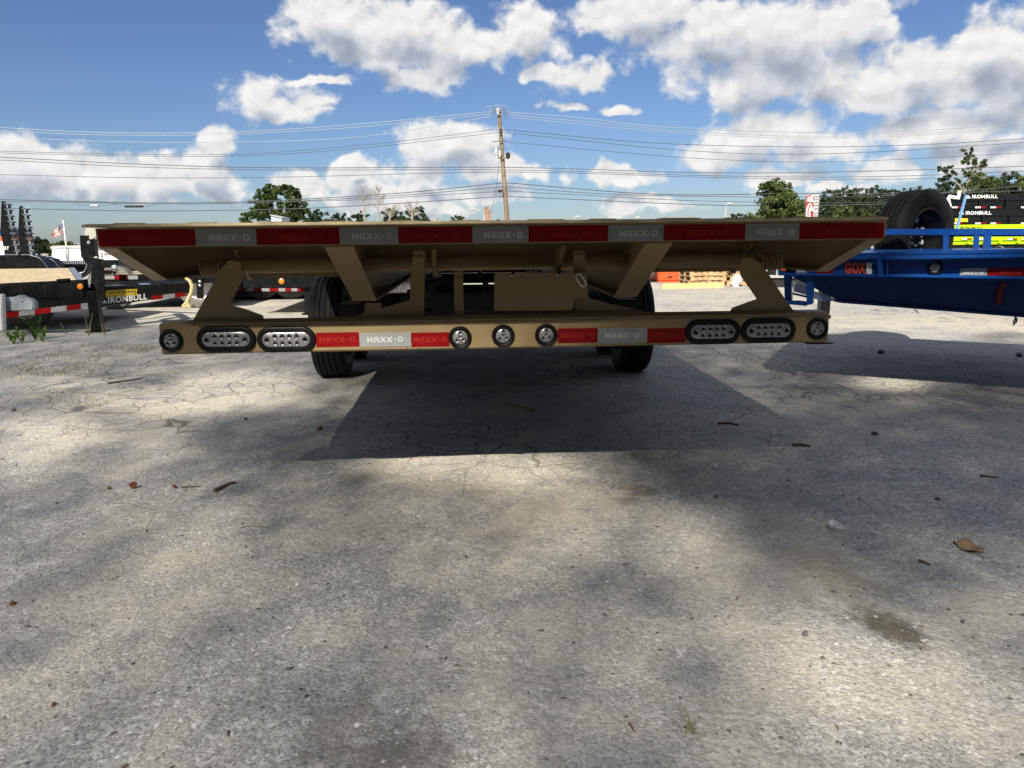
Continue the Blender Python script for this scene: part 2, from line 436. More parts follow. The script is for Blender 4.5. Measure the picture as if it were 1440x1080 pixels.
GLYPH = {'M': [[(0, 0), (0, 1)], [(0, 1), (.5, .4)], [(.5, .4), (1, 1)], [(1, 1), (1, 0)]],
         'A': [[(0, 0), (0, .72)], [(0, .72), (.22, 1)], [(.22, 1), (.78, 1)], [(.78, 1), (1, .72)], [(1, .72), (1, 0)], [(0, .36), (1, .36)]],
         'X': [[(0, 0), (1, 1)], [(0, 1), (1, 0)]], '-': [[(.25, .5), (.75, .5)]],
         'D': [[(0, 0), (0, 1)], [(0, 1), (.7, 1)], [(.7, 1), (1, .74)], [(1, .74), (1, .26)], [(1, .26), (.7, 0)], [(.7, 0), (0, 0)]]}
def block_lettering(word, BL, BR, TL, m, parent, lift, name='lettering'):
    BL, BR, TL = Vector(BL), Vector(BR), Vector(TL); ex = BR-BL; ey = TL-BL; n = ex.cross(ey).normalized()
    Wt, Ht = ex.length, ey.length; ex = ex.normalized(); ey = ey.normalized()
    adv = [.62 if c == '-' else 1 for c in word]; unit = Wt/(sum(adv)+  .2*(len(word)-1)); th = Ht*.14; b = MB(); x = 0; k = 0
    for c, a in zip(word, adv):
        w_ = a*unit
        for (p, q) in GLYPH[c]:
            P = Vector((x+th+p[0]*(w_-2*th), th+p[1]*(Ht-2*th))); Q = Vector((x+th+q[0]*(w_-2*th), th+q[1]*(Ht-2*th)))
            d = (Q-P).normalized(); P = P-d*th; Q = Q+d*th; s_ = Vector((-d.y, d.x))*th; k += 1
            b.add([BL+ex*v.x+ey*v.y+n*(lift+k*.00004) for v in (P-s_, Q-s_, Q+s_, P+s_)], [(0, 1, 2, 3)])
        x += w_+.2*unit
    return b.build(name, m, parent)

def stadium(hw, hh, n=10):
    r = hh; a = hw-r; P = []
    for i in range(n+1):
        t = -pi/2+pi*i/n; P.append((a+r*cos(t), r*sin(t)))
    for i in range(n+1):
        t = pi/2+pi*i/n; P.append((-a+r*cos(t), r*sin(t)))
    return P

# ------------------------------------------------------------------ ground
def vnoise(X, Y, f, seed):
    rs = np.random.RandomState(seed); T = rs.rand(256, 256)
    x = X*f; y = Y*f; xi = np.floor(x).astype(int); yi = np.floor(y).astype(int); fx = x-xi; fy = y-yi
    fx = fx*fx*(3-2*fx); fy = fy*fy*(3-2*fy)
    A = T[xi % 256, yi % 256]; B = T[(xi+1) % 256, yi % 256]; Cc = T[xi % 256, (yi+1) % 256]; Dd = T[(xi+1) % 256, (yi+1) % 256]
    return (A*(1-fx)+B*fx)*(1-fy)+(Cc*(1-fx)+Dd*fx)*fy
def gz(X, Y):
    X = np.asarray(X, float); Y = np.asarray(Y, float)
    h = (vnoise(X, Y, 0.9, 1)-.5)*0.016+(vnoise(X, Y, 3.1, 2)-.5)*0.008+(vnoise(X, Y, 9, 3)-.5)*0.005+(vnoise(X, Y, 26, 4)-.5)*0.003
    fade = np.clip(1-(np.hypot(X, Y-2)-6)/4, 0, 1)
    return h*fade
def gh(x, y): return float(gz([x], [y])[0])
xs = np.concatenate([[-900, -300, -120, -60, -30, -18, -12, -9, -7, -5.5], np.arange(-4.5, 4.7, 0.03), [5.5, 7, 9, 12, 18, 30, 60, 120, 300, 900]])
ys = np.concatenate([[-400, -120, -50, -25, -12, -6, -3, -1], np.arange(0.0, 7.0, 0.03), [7.3, 7.7, 8.2, 9, 10, 12, 15, 20, 30, 60, 120, 300, 900]])
GX, GY = np.meshgrid(xs, ys)
GZ = gz(GX, GY)
nx, ny = len(xs), len(ys)
me = bpy.data.meshes.new('ground')
vv = np.stack([GX, GY, GZ], -1).reshape(-1, 3)
idx = np.arange(nx*ny).reshape(ny, nx)
ff = np.stack([idx[:-1, :-1], idx[:-1, 1:], idx[1:, 1:], idx[1:, :-1]], -1).reshape(-1, 4)
me.from_pydata(vv.tolist(), [], ff.tolist())
me.polygons.foreach_set('use_smooth', [True]*len(me.polygons))
ground = kind(bpy.data.objects.new('ground', me), 'structure'); C.objects.link(ground)

gm = bpy.data.materials.new('worn_asphalt'); gm.use_nodes = True
T = NT(gm.node_tree); b = gm.node_tree.nodes['Principled BSDF']
pos = T.n('ShaderNodeTexCoord').outputs['Object']
wpos = T.v('ADD', pos, T.v('MULTIPLY', T.v('SUBTRACT', (lambda o: (T.l(pos, o.inputs['Vector']), o.inputs['Scale'].__setattr__('default_value', 2.2), o.outputs['Color'])[2])(T.n('ShaderNodeTexNoise')), (0.5, 0.5, 0.5)), (0.35, 0.35, 0)))
big = T.noise(pos, 0.55, 3, 0.6)
mid = T.noise(pos, 3.2, 5, 0.65)
fine = T.noise(pos, 55, 3, 0.7)
grit = T.noise(pos, 190, 1, 0.7)
spread = T.noise(pos, 24, 3)
vo = T.n('ShaderNodeTexVoronoi'); T.l(pos, vo.inputs['Vector']); vo.inputs['Scale'].default_value = 95
cell = T.n('ShaderNodeSeparateXYZ'); T.l(vo.outputs['Color'], cell.inputs[0])
vo2 = T.n('ShaderNodeTexVoronoi'); T.l(pos, vo2.inputs['Vector']); vo2.inputs['Scale'].default_value = 42
cell2 = T.n('ShaderNodeSeparateXYZ'); T.l(vo2.outputs['Color'], cell2.inputs[0])
c = T.mix(T.mr(cell.outputs[0], 0.0, 1.0, smooth=False), (0.307, 0.297, 0.273, 1), (0.525, 0.517, 0.495, 1))
c = T.mix(T.mr(cell2.outputs[0], 0.80, 0.96), c, (0.600, 0.593, 0.570, 1))
c = T.mix(T.m('MULTIPLY', T.mr(cell.outputs[1], 0.82, 0.95), 0.5), c, (0.180, 0.177, 0.173, 1))
c = T.mix(T.m('MULTIPLY', T.mr(cell.outputs[2], 0.95, 0.98), 0.8), c, (0.750, 0.750, 0.750, 1))
vo3 = T.n('ShaderNodeTexVoronoi'); T.l(pos, vo3.inputs['Vector']); vo3.inputs['Scale'].default_value = 210
cell3 = T.n('ShaderNodeSeparateXYZ'); T.l(vo3.outputs['Color'], cell3.inputs[0])
c = T.mix(T.m('MULTIPLY', T.mr(cell3.outputs[0], 0.62, 0.85), 0.62), c, (0.13, 0.128, 0.122, 1))
c = T.mix(T.m('MULTIPLY', T.mr(cell3.outputs[1], 0.70, 0.95), 0.5), c, (0.66, 0.65, 0.62, 1))
dust = T.m('MULTIPLY', T.mr(T.m('ADD', T.m('MULTIPLY', big, 0.6), T.m('MULTIPLY', mid, 0.5)), 0.46, 0.68), 0.75)
c = T.mix(dust, c, (0.600, 0.540, 0.435, 1))
c = T.mix(T.mr(fine, 0.36, 0.62, 0.38, 0.0), c, (0.225, 0.217, 0.203, 1))
c = T.mix(T.m('MULTIPLY', T.mr(mid, 0.30, 0.48, 1.0, 0.0), 0.55), c, (0.255, 0.247, 0.232, 1))
# fine crazing and older wide cracks, stronger towards the far part of the lot
crk = T.vor(wpos, 3.4, 'DISTANCE_TO_EDGE')
crk2 = T.vor(wpos, 7.5, 'DISTANCE_TO_EDGE')
sp = T.n('ShaderNodeSeparateXYZ'); T.l(pos, sp.inputs[0])
cm_ = T.m('MULTIPLY', T.mr(T.noise(pos, 0.5, 3), 0.42, 0.58), T.mr(sp.outputs[1], 2.2, 3.8))
cm2 = T.m('ADD', cm_, T.m('MULTIPLY', T.mr(T.noise(pos, 0.9, 2), 0.56, 0.66), 0.5), clamp=True)
cr = T.m('MULTIPLY', T.mr(crk, 0.003, 0.026, 1.0, 0.0), cm2)
cr = T.m('MAXIMUM', cr, T.m('MULTIPLY', T.m('MULTIPLY', T.mr(crk2, 0.004, 0.032, 1.0, 0.0), 0.8), cm_))
c = T.mix(T.m('MULTIPLY', cr, 0.75), c, (0.083, 0.078, 0.072, 1))
# oil and dirt stains where they lie
for (px, py, rr, col, amt) in [(1205, 868, 0.085, (0.09, 0.075, 0.05), 0.85), (888, 690, 0.07, (0.12, 0.105, 0.075), 0.6), (560, 1052, 0.12, (0.10, 0.09, 0.075), 0.65), (875, 702, 0.05, (0.12, 0.1, 0.07), 0.5),
                           (1160, 790, 0.16, (0.22, 0.18, 0.10), 0.4), (470, 1010, 0.1, (0.13, 0.115, 0.1), 0.5)]:
    p = atZ(px, py)
    dd = T.v('LENGTH', T.v('MULTIPLY', T.v('SUBTRACT', wpos, (p.x, p.y, 0)), (1, 0.62, 0)))
    dd = T.m('ADD', dd, T.m('MULTIPLY', T.m('SUBTRACT', spread, 0.5), rr*1.2))
    c = T.mix(T.mr(dd, rr*0.35, rr*1.15, amt, 0.0), c, (*col, 1))
T.l(c, b.inputs['Base Color'])
b.inputs['Roughness'].default_value = 0.93
b.inputs['Specular IOR Level'].default_value = 0.25
hgt = T.m('ADD', T.m('ADD', T.m('MULTIPLY', vo.outputs[0], -0.65), T.m('MULTIPLY', fine, 0.30)), T.m('MULTIPLY', grit, 0.35))
hgt = T.m('ADD', hgt, T.m('MULTIPLY', vo2.outputs[0], -0.5))
bn = T.n('ShaderNodeBump'); bn.inputs['Strength'].default_value = 0.6; bn.inputs['Distance'].default_value = 0.006
T.l(hgt, bn.inputs['Height']); T.l(bn.outputs[0], b.inputs['Normal'])
me.materials.append(gm)

# ------------------------------------------------------------------ tyre and wheel
def tyre_profile(R, wd, rim, grooves=True):
    h = wd/2; P = [(-h*0.72, rim), (-h*0.92, rim+0.02), (-h*1.02, R-0.10), (-h*0.99, R-0.055), (-h*0.90, R-0.016), (-h*0.84, R-0.006)]
    if grooves:
        for g_ in (-0.50, -0.17, 0.17, 0.50):
            x = g_*h; e = 0.045*h
            P += [(x-e-0.001, R), (x-e, R-0.011), (x+e, R-0.011), (x+e+0.001, R)]
    else:
        P += [(0, R)]
    P += [(h*0.84, R-0.006), (h*0.90, R-0.016), (h*0.99, R-0.055), (h*1.02, R-0.10), (h*0.92, rim+0.02), (h*0.72, rim)]
    return P
def wheel(parent, c, ax, R=0.385, wd=0.235, rim=0.21, tm=RUB, rm=None, seg=56, grooves=True):
    t = MB().lathe(c, ax, tyre_profile(R, wd, rim, grooves), seg, closed=True).build('tyre', tm, parent, smooth=True)
    h = wd/2
    MB().lathe(c, ax, [(-h*0.9, rim+0.012), (-h*0.86, rim-0.012), (-h*0.35, rim-0.03), (-h*0.25, rim-0.06), (-h*0.30, 0.09), (-h*0.55, 0.075), (-h*0.6, 0.0)], 32).build('rim', rm or GALV, t, smooth=True)
    return t

# ------------------------------------------------------------------ the tan tilt trailer
YB, YD = 2.62, 2.30
XC = 0.10
trailer = thing('tilt_trailer', 'large tan tilt deck trailer seen from its tail, lamps on its bumper', 'trailer', (XC, 5.9, 0))
ZT = at(690, 316, YD).z              # deck top
XL, XR = at(135, 330, YD).x, at(1246, 320, YD).x
zf0 = (at(145, 349, YD).z+at(1235, 336.5, YD).z)/2
# deck plate with overhanging tail lip
zl = 1.083
xl_, xr_ = at(119, 320, 2.215).x, at(1246, 309, 2.215).x
MB().box(xl_, xr_, 2.215, 9.6, zl, zl+0.010).build('deck_plate', TAN_LIT, trailer, bevel=0.002)
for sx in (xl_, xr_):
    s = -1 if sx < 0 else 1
    MB().box(min(sx, sx+s*0.018), max(sx, sx+s*0.018), 2.235, 9.6, zl+0.001, zl+0.009).build('rub_rail', TAN_LIT, trailer)
for k in range(12):
    x = XL+0.1+k*(XR-XL-0.25)/11+rnd.uniform(-.02, .02)
    MB().box(x, x+0.07+rnd.uniform(0, .05), 2.222, 2.262, zl+0.0102, zl+0.0125).build('traction_strip', TAN2, trailer)
rp = MB().prism([Vector((XL, YD, zl-0.001)), Vector((XR, YD, zl-0.001)), Vector((XR, YD, zf0+0.008)), Vector((XR-0.012, YD, zf0)), Vector((XL+0.012, YD, zf0)), Vector((XL, YD, zf0+0.008))], (0, 0.012, 0)).build('tail_panel', TAN, trailer)
MB().box(XL+0.05, XR-0.05, YD+0.012, YD+0.075, zf0, zf0+0.006).build('tail_flange', TAN, trailer)
# reflective tape on the tail
TB = [(137, 274, 'r'), (274, 360, 'w'), (360, 477, 'r'), (477, 560, 'w'), (560, 664, 'r'), (664, 743, 'w'), (743, 855, 'r'), (855, 933, 'w'), (933, 1048, 'r'), (1048, 1124, 'w'), (1124, 1243, 'r')]
zt1, zt0 = zl-0.006, zf0+0.004
for a, b_, k in TB:
    xa = at(a, 325, YD).x+0.0006; xb = at(b_, 325, YD).x-0.0006
    y = YD-0.0015
    t = MB().box(xa, xb, y, YD-0.0002, zt0, zt1).build('red_tape' if k == 'r' else 'white_tape', TAPR if k == 'r' else TAPW, trailer)
    cx = (xa+xb)/2; hw = 0.062 if k == 'w' else 0.066; zc = (zt0+zt1)/2-0.002; hh = 0.0105
    block_lettering('MAXX-D', (cx-hw+0.01, y, zc-hh), (cx+hw+0.01, y, zc-hh), (cx-hw+0.01, y, zc+hh), LETT if k == 'w' else LETR, t, 0.0008)
# side rails: tapered tail, then a straight channel
for sgn, X0 in ((-1, XL), (1, XR)):
    far = at(206, 393, 2.66) if sgn < 0 else at(1172, 378, 2.66)
    zb = 0.905
    xi = X0-sgn*0.052
    MB().prism([Vector((X0, YD+0.012, zf0+0.002)), Vector((X0, 2.66, zb)), Vector((X0, 9.6, zb)), Vector((X0, 9.6, zl-0.002)), Vector((X0, YD+0.012, zl-0.002))], (-sgn*0.007, 0, 0)).build('side_rail', TAN, trailer)
    MB().hexa([(X0, YD+0.012, zf0-0.002), (xi, YD+0.012, zf0-0.002), (xi, 2.66, zb-0.002), (X0, 2.66, zb-0.002), (X0, YD+0.012, zf0+0.004), (xi, YD+0.012, zf0+0.004), (xi, 2.66, zb+0.004), (X0, 2.66, zb+0.004)]).build('rail_flange', TAN, trailer)
    MB().box(min(X0, xi), max(X0, xi), 2.66, 9.6, zb-0.002, zb+0.004).build('rail_flange', TAN, trailer)
    xa, xb = X0-sgn*0.006, X0-sgn*0.62
    zc = at(260, 391.5, 3.30).z
    MB().box(min(xa, xb), max(xa, xb), 3.30, 3.308, zc, zl-0.003).build('corner_panel', TAN, trailer)
# main deck rails with tapered tail
for x0, x1, s in ((at(456, 347, 2.38).x, at(497, 347, 2.38).x, -1), (at(907, 341, 2.38).x, at(946, 341, 2.38).x, 1)):
    zb = at(505, 423, 2.88).z
    MB().hexa([(x0, 2.376, zf0-0.004), (x1, 2.376, zf0-0.004), (x1, 2.88, zb), (x0, 2.88, zb), (x0, 2.376, zf0+0.004), (x1, 2.376, zf0+0.004), (x1, 2.88, zb+0.008), (x0, 2.88, zb+0.008)]).build('rail_flange', TAN, trailer)
    MB().box(x0, x1, 2.88, 9.5, zb, zb+0.008).build('rail_flange', TAN, trailer)
    xm = (x0+x1)/2
    MB().prism([Vector((xm-.004, 2.376, zf0+0.005)), Vector((xm-.004, 2.88, zb+0.009)), Vector((xm-.004, 9.5, zb+0.009)), Vector((xm-.004, 9.5, zl-.003)), Vector((xm-.004, 2.376, zl-.003))], (0.008, 0, 0)).build('rail_web', TAN, trailer)
# cross members
MB().box(XL+0.06, XR-0.06, 2.90, 2.912, at(700, 368, 2.9).z, zl-0.003).build('cross_member', TAN, trailer)
for k in range(14):
    y = 3.35+k*0.44
    MB().box(XL+0.06, XR-0.06, y, y+0.008, 0.975, zl-0.003).build('cross_member', TAN, trailer)
for px in (387, 530, 643, 686, 748, 815, 968):
    p = at(px, 358, 2.899)
    MB().box(p.x-0.002, p.x+0.002, 2.893, 2.8995, p.z-0.03, p.z+0.02).build('weld_seam', TAN2, trailer)
pl, pr_ = at(352, 374, 2.84), at(1032, 366, 2.84); zp = (pl.z+pr_.z)/2
MB().tube([(pl.x-0.15, 2.84, zp), (pr_.x+0.15, 2.84, zp)], 0.0275, 20).build('hinge_tube', TAN, trailer, smooth=True)
for a, b_ in ((600, 617), (785, 800)):
    MB().tube([(at(a, 374, 2.84).x, 2.84, zp), (at(b_, 374, 2.84).x, 2.84, zp)], 0.033, 20).build('hinge_collar', TAN, trailer, smooth=True)
for a, b_ in ((283, 313), (1067, 1097)):
    xa, xb = at(a, 372, 2.80).x, at(b_, 372, 2.80).x
    pts = []
    for i in range(6*20+1):
        t = i/20; pts.append((xa+(xb-xa)*t/6, 2.80+0.028*cos(2*pi*t), zp-0.006+0.028*sin(2*pi*t)))
    MB().tube(pts, 0.0062, 8).build('torsion_spring', TAN, trailer, smooth=True)
# hinge gussets (side-on plates)
for poly, X in (([(327, 352), (358, 352), (359, 384), (353, 393), (348, 392)], -0.905), ([(1057, 341), (1024, 345), (1023, 372), (1024, 381), (1030, 385)], 1.105)):
    MB().prism([atX(x, y, X) for x, y in poly], (0.012, 0, 0)).build('gusset', TAN, trailer)
for poly, Y in (([(606, 350), (613, 350), (613.5, 389), (609, 390)], 2.72), ([(789, 346), (797, 346), (788, 382), (781, 382)], 2.72)):
    MB().prism([at(x, y, Y) for x, y in poly], (0, 0.16, 0)).build('gusset', TAN, trailer)
# bumper beam
zb0 = (at(227, 497, YB).z+at(1166, 483, YB).z)/2; zb1 = (at(222, 456, YB).z+at(1164, 441, YB).z)/2
bx0, bx1 = at(225, 478, YB).x, at(1165.5, 463, YB).x
BT = (at(700, 448, YB).z)
bumper = MB().prism([Vector((bx0, YB, zb0)), Vector((bx0, YB, zb1-0.004)), Vector((bx0, YB+0.013, zb1+0.006)), Vector((bx0, YB+0.10, zb1+0.006)), Vector((bx0, YB+0.10, zb0))], (bx1-bx0, 0, 0)).build('bumper', TAN, trailer, bevel=0.005)
MB().box(bx1-0.075, bx1+0.025, YB+0.008, YB+0.09, zb0-0.008, zb0-0.002).build('bumper_foot', BLK, trailer)
# uprights on the bumper
def plate(poly, Y, th, nm='upright'):
    return MB().prism([at(x, y, Y) for x, y in poly], (0, th, 0)).build(nm, TAN, trailer, bevel=0.0015, seg=1)
plate([(270, 455), (272, 449), (312, 376), (322, 366), (338, 368), (343, 388), (339, 396), (322.5, 429), (345, 435), (369, 444), (370.5, 455)], 2.665, 0.012)
plate([(1029, 446), (1028.5, 437), (1031, 433), (1065.5, 420.5), (1043, 388), (1040, 374), (1044, 362), (1058, 362), (1072, 372), (1100, 414), (1117, 438), (1117, 446)], 2.665, 0.012)
plate([(494, 458), (497, 451), (505, 443), (512, 439.5), (513, 426), (536, 426), (536.5, 433.5), (576, 422), (578, 378), (581, 352), (598, 352), (597, 390), (596, 458)], 2.68, 0.012)
plate([(809, 454), (808, 400), (806, 352), (822, 352), (826, 388), (827, 419), (862, 428.5), (905, 437.5), (914, 442), (914, 454)], 2.69, 0.012)
for poly in ([(312, 376), (322, 366), (326, 367), (290, 449), (284, 449)], [(1058, 362), (1072, 372), (1106, 432), (1100, 434)]):
    pass
MB().box(at(639, 420, 2.68).x, at(652, 420, 2.68).x, 2.672, 2.71, BT-0.004, zp-0.02).build('centre_post', TAN, trailer, bevel=0.003)
# number plate panel
q = [(695, 437), (806, 436.5), (806, 430), (826, 425), (826, 383), (695, 383)]
MB().prism([at(x, y, 2.655) for x, y in [(698, 437.5), (803, 436.5), (806, 434), (808, 420), (826, 418), (826, 385), (824, 383), (698, 383.5), (695, 386.5), (695, 434.5)]], (0, 0.005, 0)).build('number_plate_panel', TAN, trailer, bevel=0.001, seg=1)
for px in (719.5, 784):
    p = at(px, 387, 2.645)
    t = MB().bar(p+Vector((-.006, 0, -.008)), p+Vector((.012, 0, .018)), 0.009, 0.012, (0, 1, 0)).build('rubber_strap', RUBG, trailer, bevel=0.002)
    MB().lathe(p+Vector((-.001, -.006, 0)), (0, -1, 0), [(-.004, .006), (.001, .006), (.003, .004), (.0035, 0)], 14).build('bolt', STEEL, t, smooth=True)
# welds, bolts and lines
def bead(p, q, r=.004):
    p, q = Vector(p), Vector(q); n = max(6, int((q-p).length/.012)); rr_ = random.Random(n)
    MB().tube([p.lerp(q, i/n)+Vector((0, 0, rr_.uniform(-.0008, .0008))) for i in range(n+1)], [r*rr_.uniform(.8, 1.2) for i in range(n+1)], 6).build('weld_bead', TAN2, trailer, smooth=True)
zw = BT+.004
for a, b_ in ((270, 370), (1029, 1117), (495, 597), (809, 914), (638, 653)):
    pa, pb2 = at(a, 452, 2.663), at(b_, 445, 2.663)
    bead((pa.x, 2.664, zb1+.008), (pb2.x, 2.664, zb1+.008))
for a, b_ in ((456, 497), (907, 946)):
    bead((at(a, 347, 2.375).x, 2.376, zf0-.004), (at(b_, 347, 2.375).x, 2.376, zf0-.004), .0035)
for px, py in ((584, 362), (592, 362), (812, 360), (820, 360), (645, 392), (645, 440)):
    MB().lathe(at(px, py, 2.668 if px > 630 and px < 660 else 2.677), (0, -1, 0), [(-.004, .007), (.004, .007), (.006, .004), (.0062, 0)], 8).build('bolt', TAN2, trailer)
for k, (x0, z0) in enumerate(((-.30, .80), (-.26, .83), (.44, .82), (.50, .79), (.05, .86))):
    rr_ = random.Random(k)
    MB().tube(catmull_([Vector((x0, 2.95, z0)), Vector((x0+.04, 3.6, z0-.07)), Vector((x0-.03, 4.4, z0+.02)), Vector((x0+.02, 5.4, z0-.06)), Vector((x0, 6.6, z0))]), .009, 6).build('hydraulic_hose', RUBG, trailer, smooth=True)
MB().tube([(.08, 3.1, .78), (.08, 3.9, .74)], .035, 16).build('lift_cylinder', BLKM, trailer, smooth=True)
MB().tube([(.08, 3.9, .74), (.08, 4.5, .71)], .02, 12).build('cylinder_rod', STEEL, trailer, smooth=True)
# lamps on the bumper
def round_lamp(px, py, r=0.0425, nrm=(0, -1, 0), c=None):
    c = c or at(px, py, YB)
    g_ = MB().lathe(c, nrm, [(-.004, r*0.98), (.004, r), (.008, r*0.96), (.011, r*0.86), (.009, r*0.70), (.004, r*0.63)], 40).build('round_lamp', RUBG, trailer, smooth=True)
    MB().lathe(c, nrm, [(.003, r*0.66), (.006, r*0.58), (.0085, r*0.3), (.009, 0)], 32).build('lens', LENS, g_, smooth=True)
    d = MB(); n_ = Vector(nrm); a = Vector((1, 0, 0)) if abs(n_.x) < .5 else Vector((0, 1, 0))
    for ox, oz in ((0, .1), (-.28, -.22), (.28, -.18), (.02, .42)):
        d.lathe(c+a*(ox*r)+Vector((0, 0, oz*r))+n_*0.0075, nrm, [(0, r*.10), (.003, r*.09), (.0035, r*.06), (.001, r*.04), (.001, 0)], 12)
    d.build('led_cluster', RUBG, g_, smooth=True)
    d = MB()
    for ox, oz in ((0, .1), (-.28, -.22), (.28, -.18), (.02, .42)):
        d.lathe(c+a*(ox*r)+Vector((0, 0, oz*r))+n_*0.0078, nrm, [(0, r*.20), (.002, r*.17), (.001, r*.11)], 14)
    d.build('reflector_cups', CUP, g_, smooth=True)
for px, py in ((241, 479), (647, 474.5), (707.5, 472), (768, 471), (1149, 462)): round_lamp(px, py)
round_lamp(0, 0, 0.03, (-1, 0, 0), Vector((bx0, YB+0.055, (zb0+zb1)/2)))
round_lamp(0, 0, 0.03, (1, 0, 0), Vector((bx1, YB+0.055, (zb0+zb1)/2)))
def oval_lamp(px, py, hw, hh):
    c = at(px, py, YB); u, v, n_ = (1, 0, 0), (0, 0, 1), (0, -1, 0)
    ps = stadium(hw, hh)
    g_ = MB().sweep(c, u, v, n_, ps, [(0, -.004), (0.0, .004), (-.003, .010), (-.008, .012), (-hh*.40, .0105), (-hh*.46, .004)]).build('oval_lamp', RUBG, trailer, smooth=True)
    lp = stadium(hw-hh*0.44, hh*0.56)
    l = MB().sweep(c, u, v, n_, lp, [(0, .002), (0, .0075), (-.003, .0095)])
    l.F.append(tuple(len(l.V)-len(lp)+i for i in range(len(lp))))
    l.build('lens', LENS, g_, smooth=True)
    d = MB(); r = hh*.115
    for i in range(4):
        for j in (-1, 1):
            d.lathe(Vector(c)+Vector(((i-1.5)*hw*.245, -.0098, j*hh*.26)), n_, [(0, r), (.002, r*.95), (.0025, r*.55), (.0005, r*.45), (.0005, 0)], 12)
    for j in (-1, 1):
        d.lathe(Vector(c)+Vector((j*hw*.64, -.0098, 0)), n_, [(0, r*1.5), (.002, r*1.4), (.0025, r*.9), (.0005, r*.6), (.0005, 0)], 14)
    d.build('led_cluster', RUBG, g_, smooth=True)
    d = MB()
    for i in range(4):
        for j in (-1, 1):
            d.lathe(Vector(c)+Vector(((i-1.5)*hw*.245, -.0096, j*hh*.26)), n_, [(0, r*1.9), (.0022, r*1.7), (.001, r*1.1)], 14)
    for j in (-1, 1):
        d.lathe(Vector(c)+Vector((j*hw*.64, -.0096, 0)), n_, [(0, r*2.5), (.0022, r*2.2), (.001, r*1.5)], 16)
    d.build('reflector_cups', CUP, g_, smooth=True)
for px, py in ((318.5, 477), (403, 477), (1002, 466.5), (1080, 464.5)): oval_lamp(px, py, 0.1065, 0.0475)
def bumper_tape(a, b_, k, y0, y1):
    y = YB-0.0015; xa, xb = at(a, 475, YB).x+.0006, at(b_, 470, YB).x-.0006
    pxm = (a+b_)/2; z1, z0 = at(pxm, y0, YB).z, at(pxm, y1, YB).z
    t = MB().box(xa, xb, y, YB-0.0002, z0, z1).build('red_tape' if k == 'r' else 'white_tape', TAPR if k == 'r' else TAPW, trailer)
    cx = (xa+xb)/2; zc = (z0+z1)/2; hw = min(0.066, (xb-xa)/2-.008)
    block_lettering('MAXX-D', (cx-hw, y, zc-.0105), (cx+hw, y, zc-.0105), (cx-hw, y, zc+.0105), LETT if k == 'w' else LETR, t, 0.0008)
for a, b_, k in ((444, 505, 'r'), (505, 578, 'w'), (578, 632, 'r')): bumper_tape(a, b_, k, 467.5, 487.5)
for a, b_, k in ((784, 840.5, 'r'), (840.5, 910, 'w'), (910, 964, 'r')): bumper_tape(a, b_, k, 461.5, 482)
for px in (572, 590, 823, 843):
    MB().lathe(at(px, 488.5 if px < 700 else 484, YB), (0, -1, 0), [(-.002, .003), (.003, .003), (.004, 0)], 10).build('rivet', TAN2, trailer, smooth=True)
# running gear
for Y in (5.52, 6.40):
    for x in (-1.075, 1.235):
        wheel(trailer, (x, Y, 0.385), (1 if x < 0 else -1, 0, 0), seg=72, rm=BLK)
    MB().tube([(-0.95, Y, 0.385), (1.11, Y, 0.385)], 0.06, 16).build('axle', BLKM, trailer, smooth=True)
    MB().box(-0.6, -0.5, Y-.35, Y+.35, 0.45, 0.52).build('leaf_spring', BLKM, trailer); MB().box(.66, .76, Y-.35, Y+.35, 0.45, 0.52).build('leaf_spring', BLKM, trailer)
for x in (-0.55, 0.71):
    MB().box(x-.045, x+.045, 3.2, 9.5, 0.56, 0.76).build('frame_rail', BLK, trailer)
for y in (3.4, 4.6, 7.2, 8.6):
    MB().box(-0.505, 0.665, y, y+0.08, 0.60, 0.70).build('frame_cross_member', BLK, trailer)
MB().box(-.25, .45, 4.7, 5.1, .54, .72).build('battery_tray', BLKM, trailer)
MB().tube([at(x, y, 3.0) for x, y in ((531, 382), (534, 389), (540, 396), (547, 399), (553, 396), (558, 389), (559, 380))], 0.0022, 6).build('wiring_loop', WIREB, trailer, smooth=True)
for Y in (4.2, 5.2):
    MB().tube([at(600, 404, Y), at(606, 396, Y), at(618, 394, Y), at(632, 395, Y), at(640, 404, Y)], 0.012, 8).build('air_hose', BLKM, trailer, smooth=True)
# quick link hanging on the panel corner
c = at(817, 394, 2.64); pts = []
ax = Vector((0.55, 0, -0.83)); bx = Vector((0.83, 0, 0.55))
for i in range(25):
    t = 2*pi*i/24; e = (cos(t), sin(t)); ex = math.copysign(abs(e[0])**0.6, e[0]); ey = math.copysign(abs(e[1])**0.6, e[1])
    pts.append(c+ax*(ex*0.025)+bx*(ey*0.011))
tag(MB().tube(pts, 0.0032, 8, cap=False).build('quick_link', STEEL, None, smooth=True), 'silver quick link hanging at the corner of the tan number plate panel', 'chain link')

# ------------------------------------------------------------------ black trailers on the left
def pp(poly, Y, th, name, m, parent, bevel=0.0):
    return MB().prism([at(x, y, Y) for x, y in poly], (0, th, 0)).build(name, m, parent, bevel=bevel)
def tape_px(parent, segs, Yf, hpx, first='r'):    # segs: list of (x, ytop) along the strip
    for i in range(len(segs)-1):
        (x0, y0), (x1, y1) = segs[i], segs[i+1]
        r_ = (i % 2 == 0) == (first == 'r')
        q = [at(x0, y0+hpx, Yf(x0)), at(x1, y1+hpx, Yf(x1)), at(x1, y1, Yf(x1)), at(x0, y0, Yf(x0))]
        MB().slab([p+Vector((0, -.004, 0)) for p in q], 0.003).build('red_tape' if r_ else 'white_tape', TAPR if r_ else TAPW, parent)
t1 = thing('flatbed_trailer', 'black trailer with a pale wooden deck and a white bull decal on its tongue', 'trailer', atZ(60, 462), 'black trailers parked on the left')
Y1 = 8.7
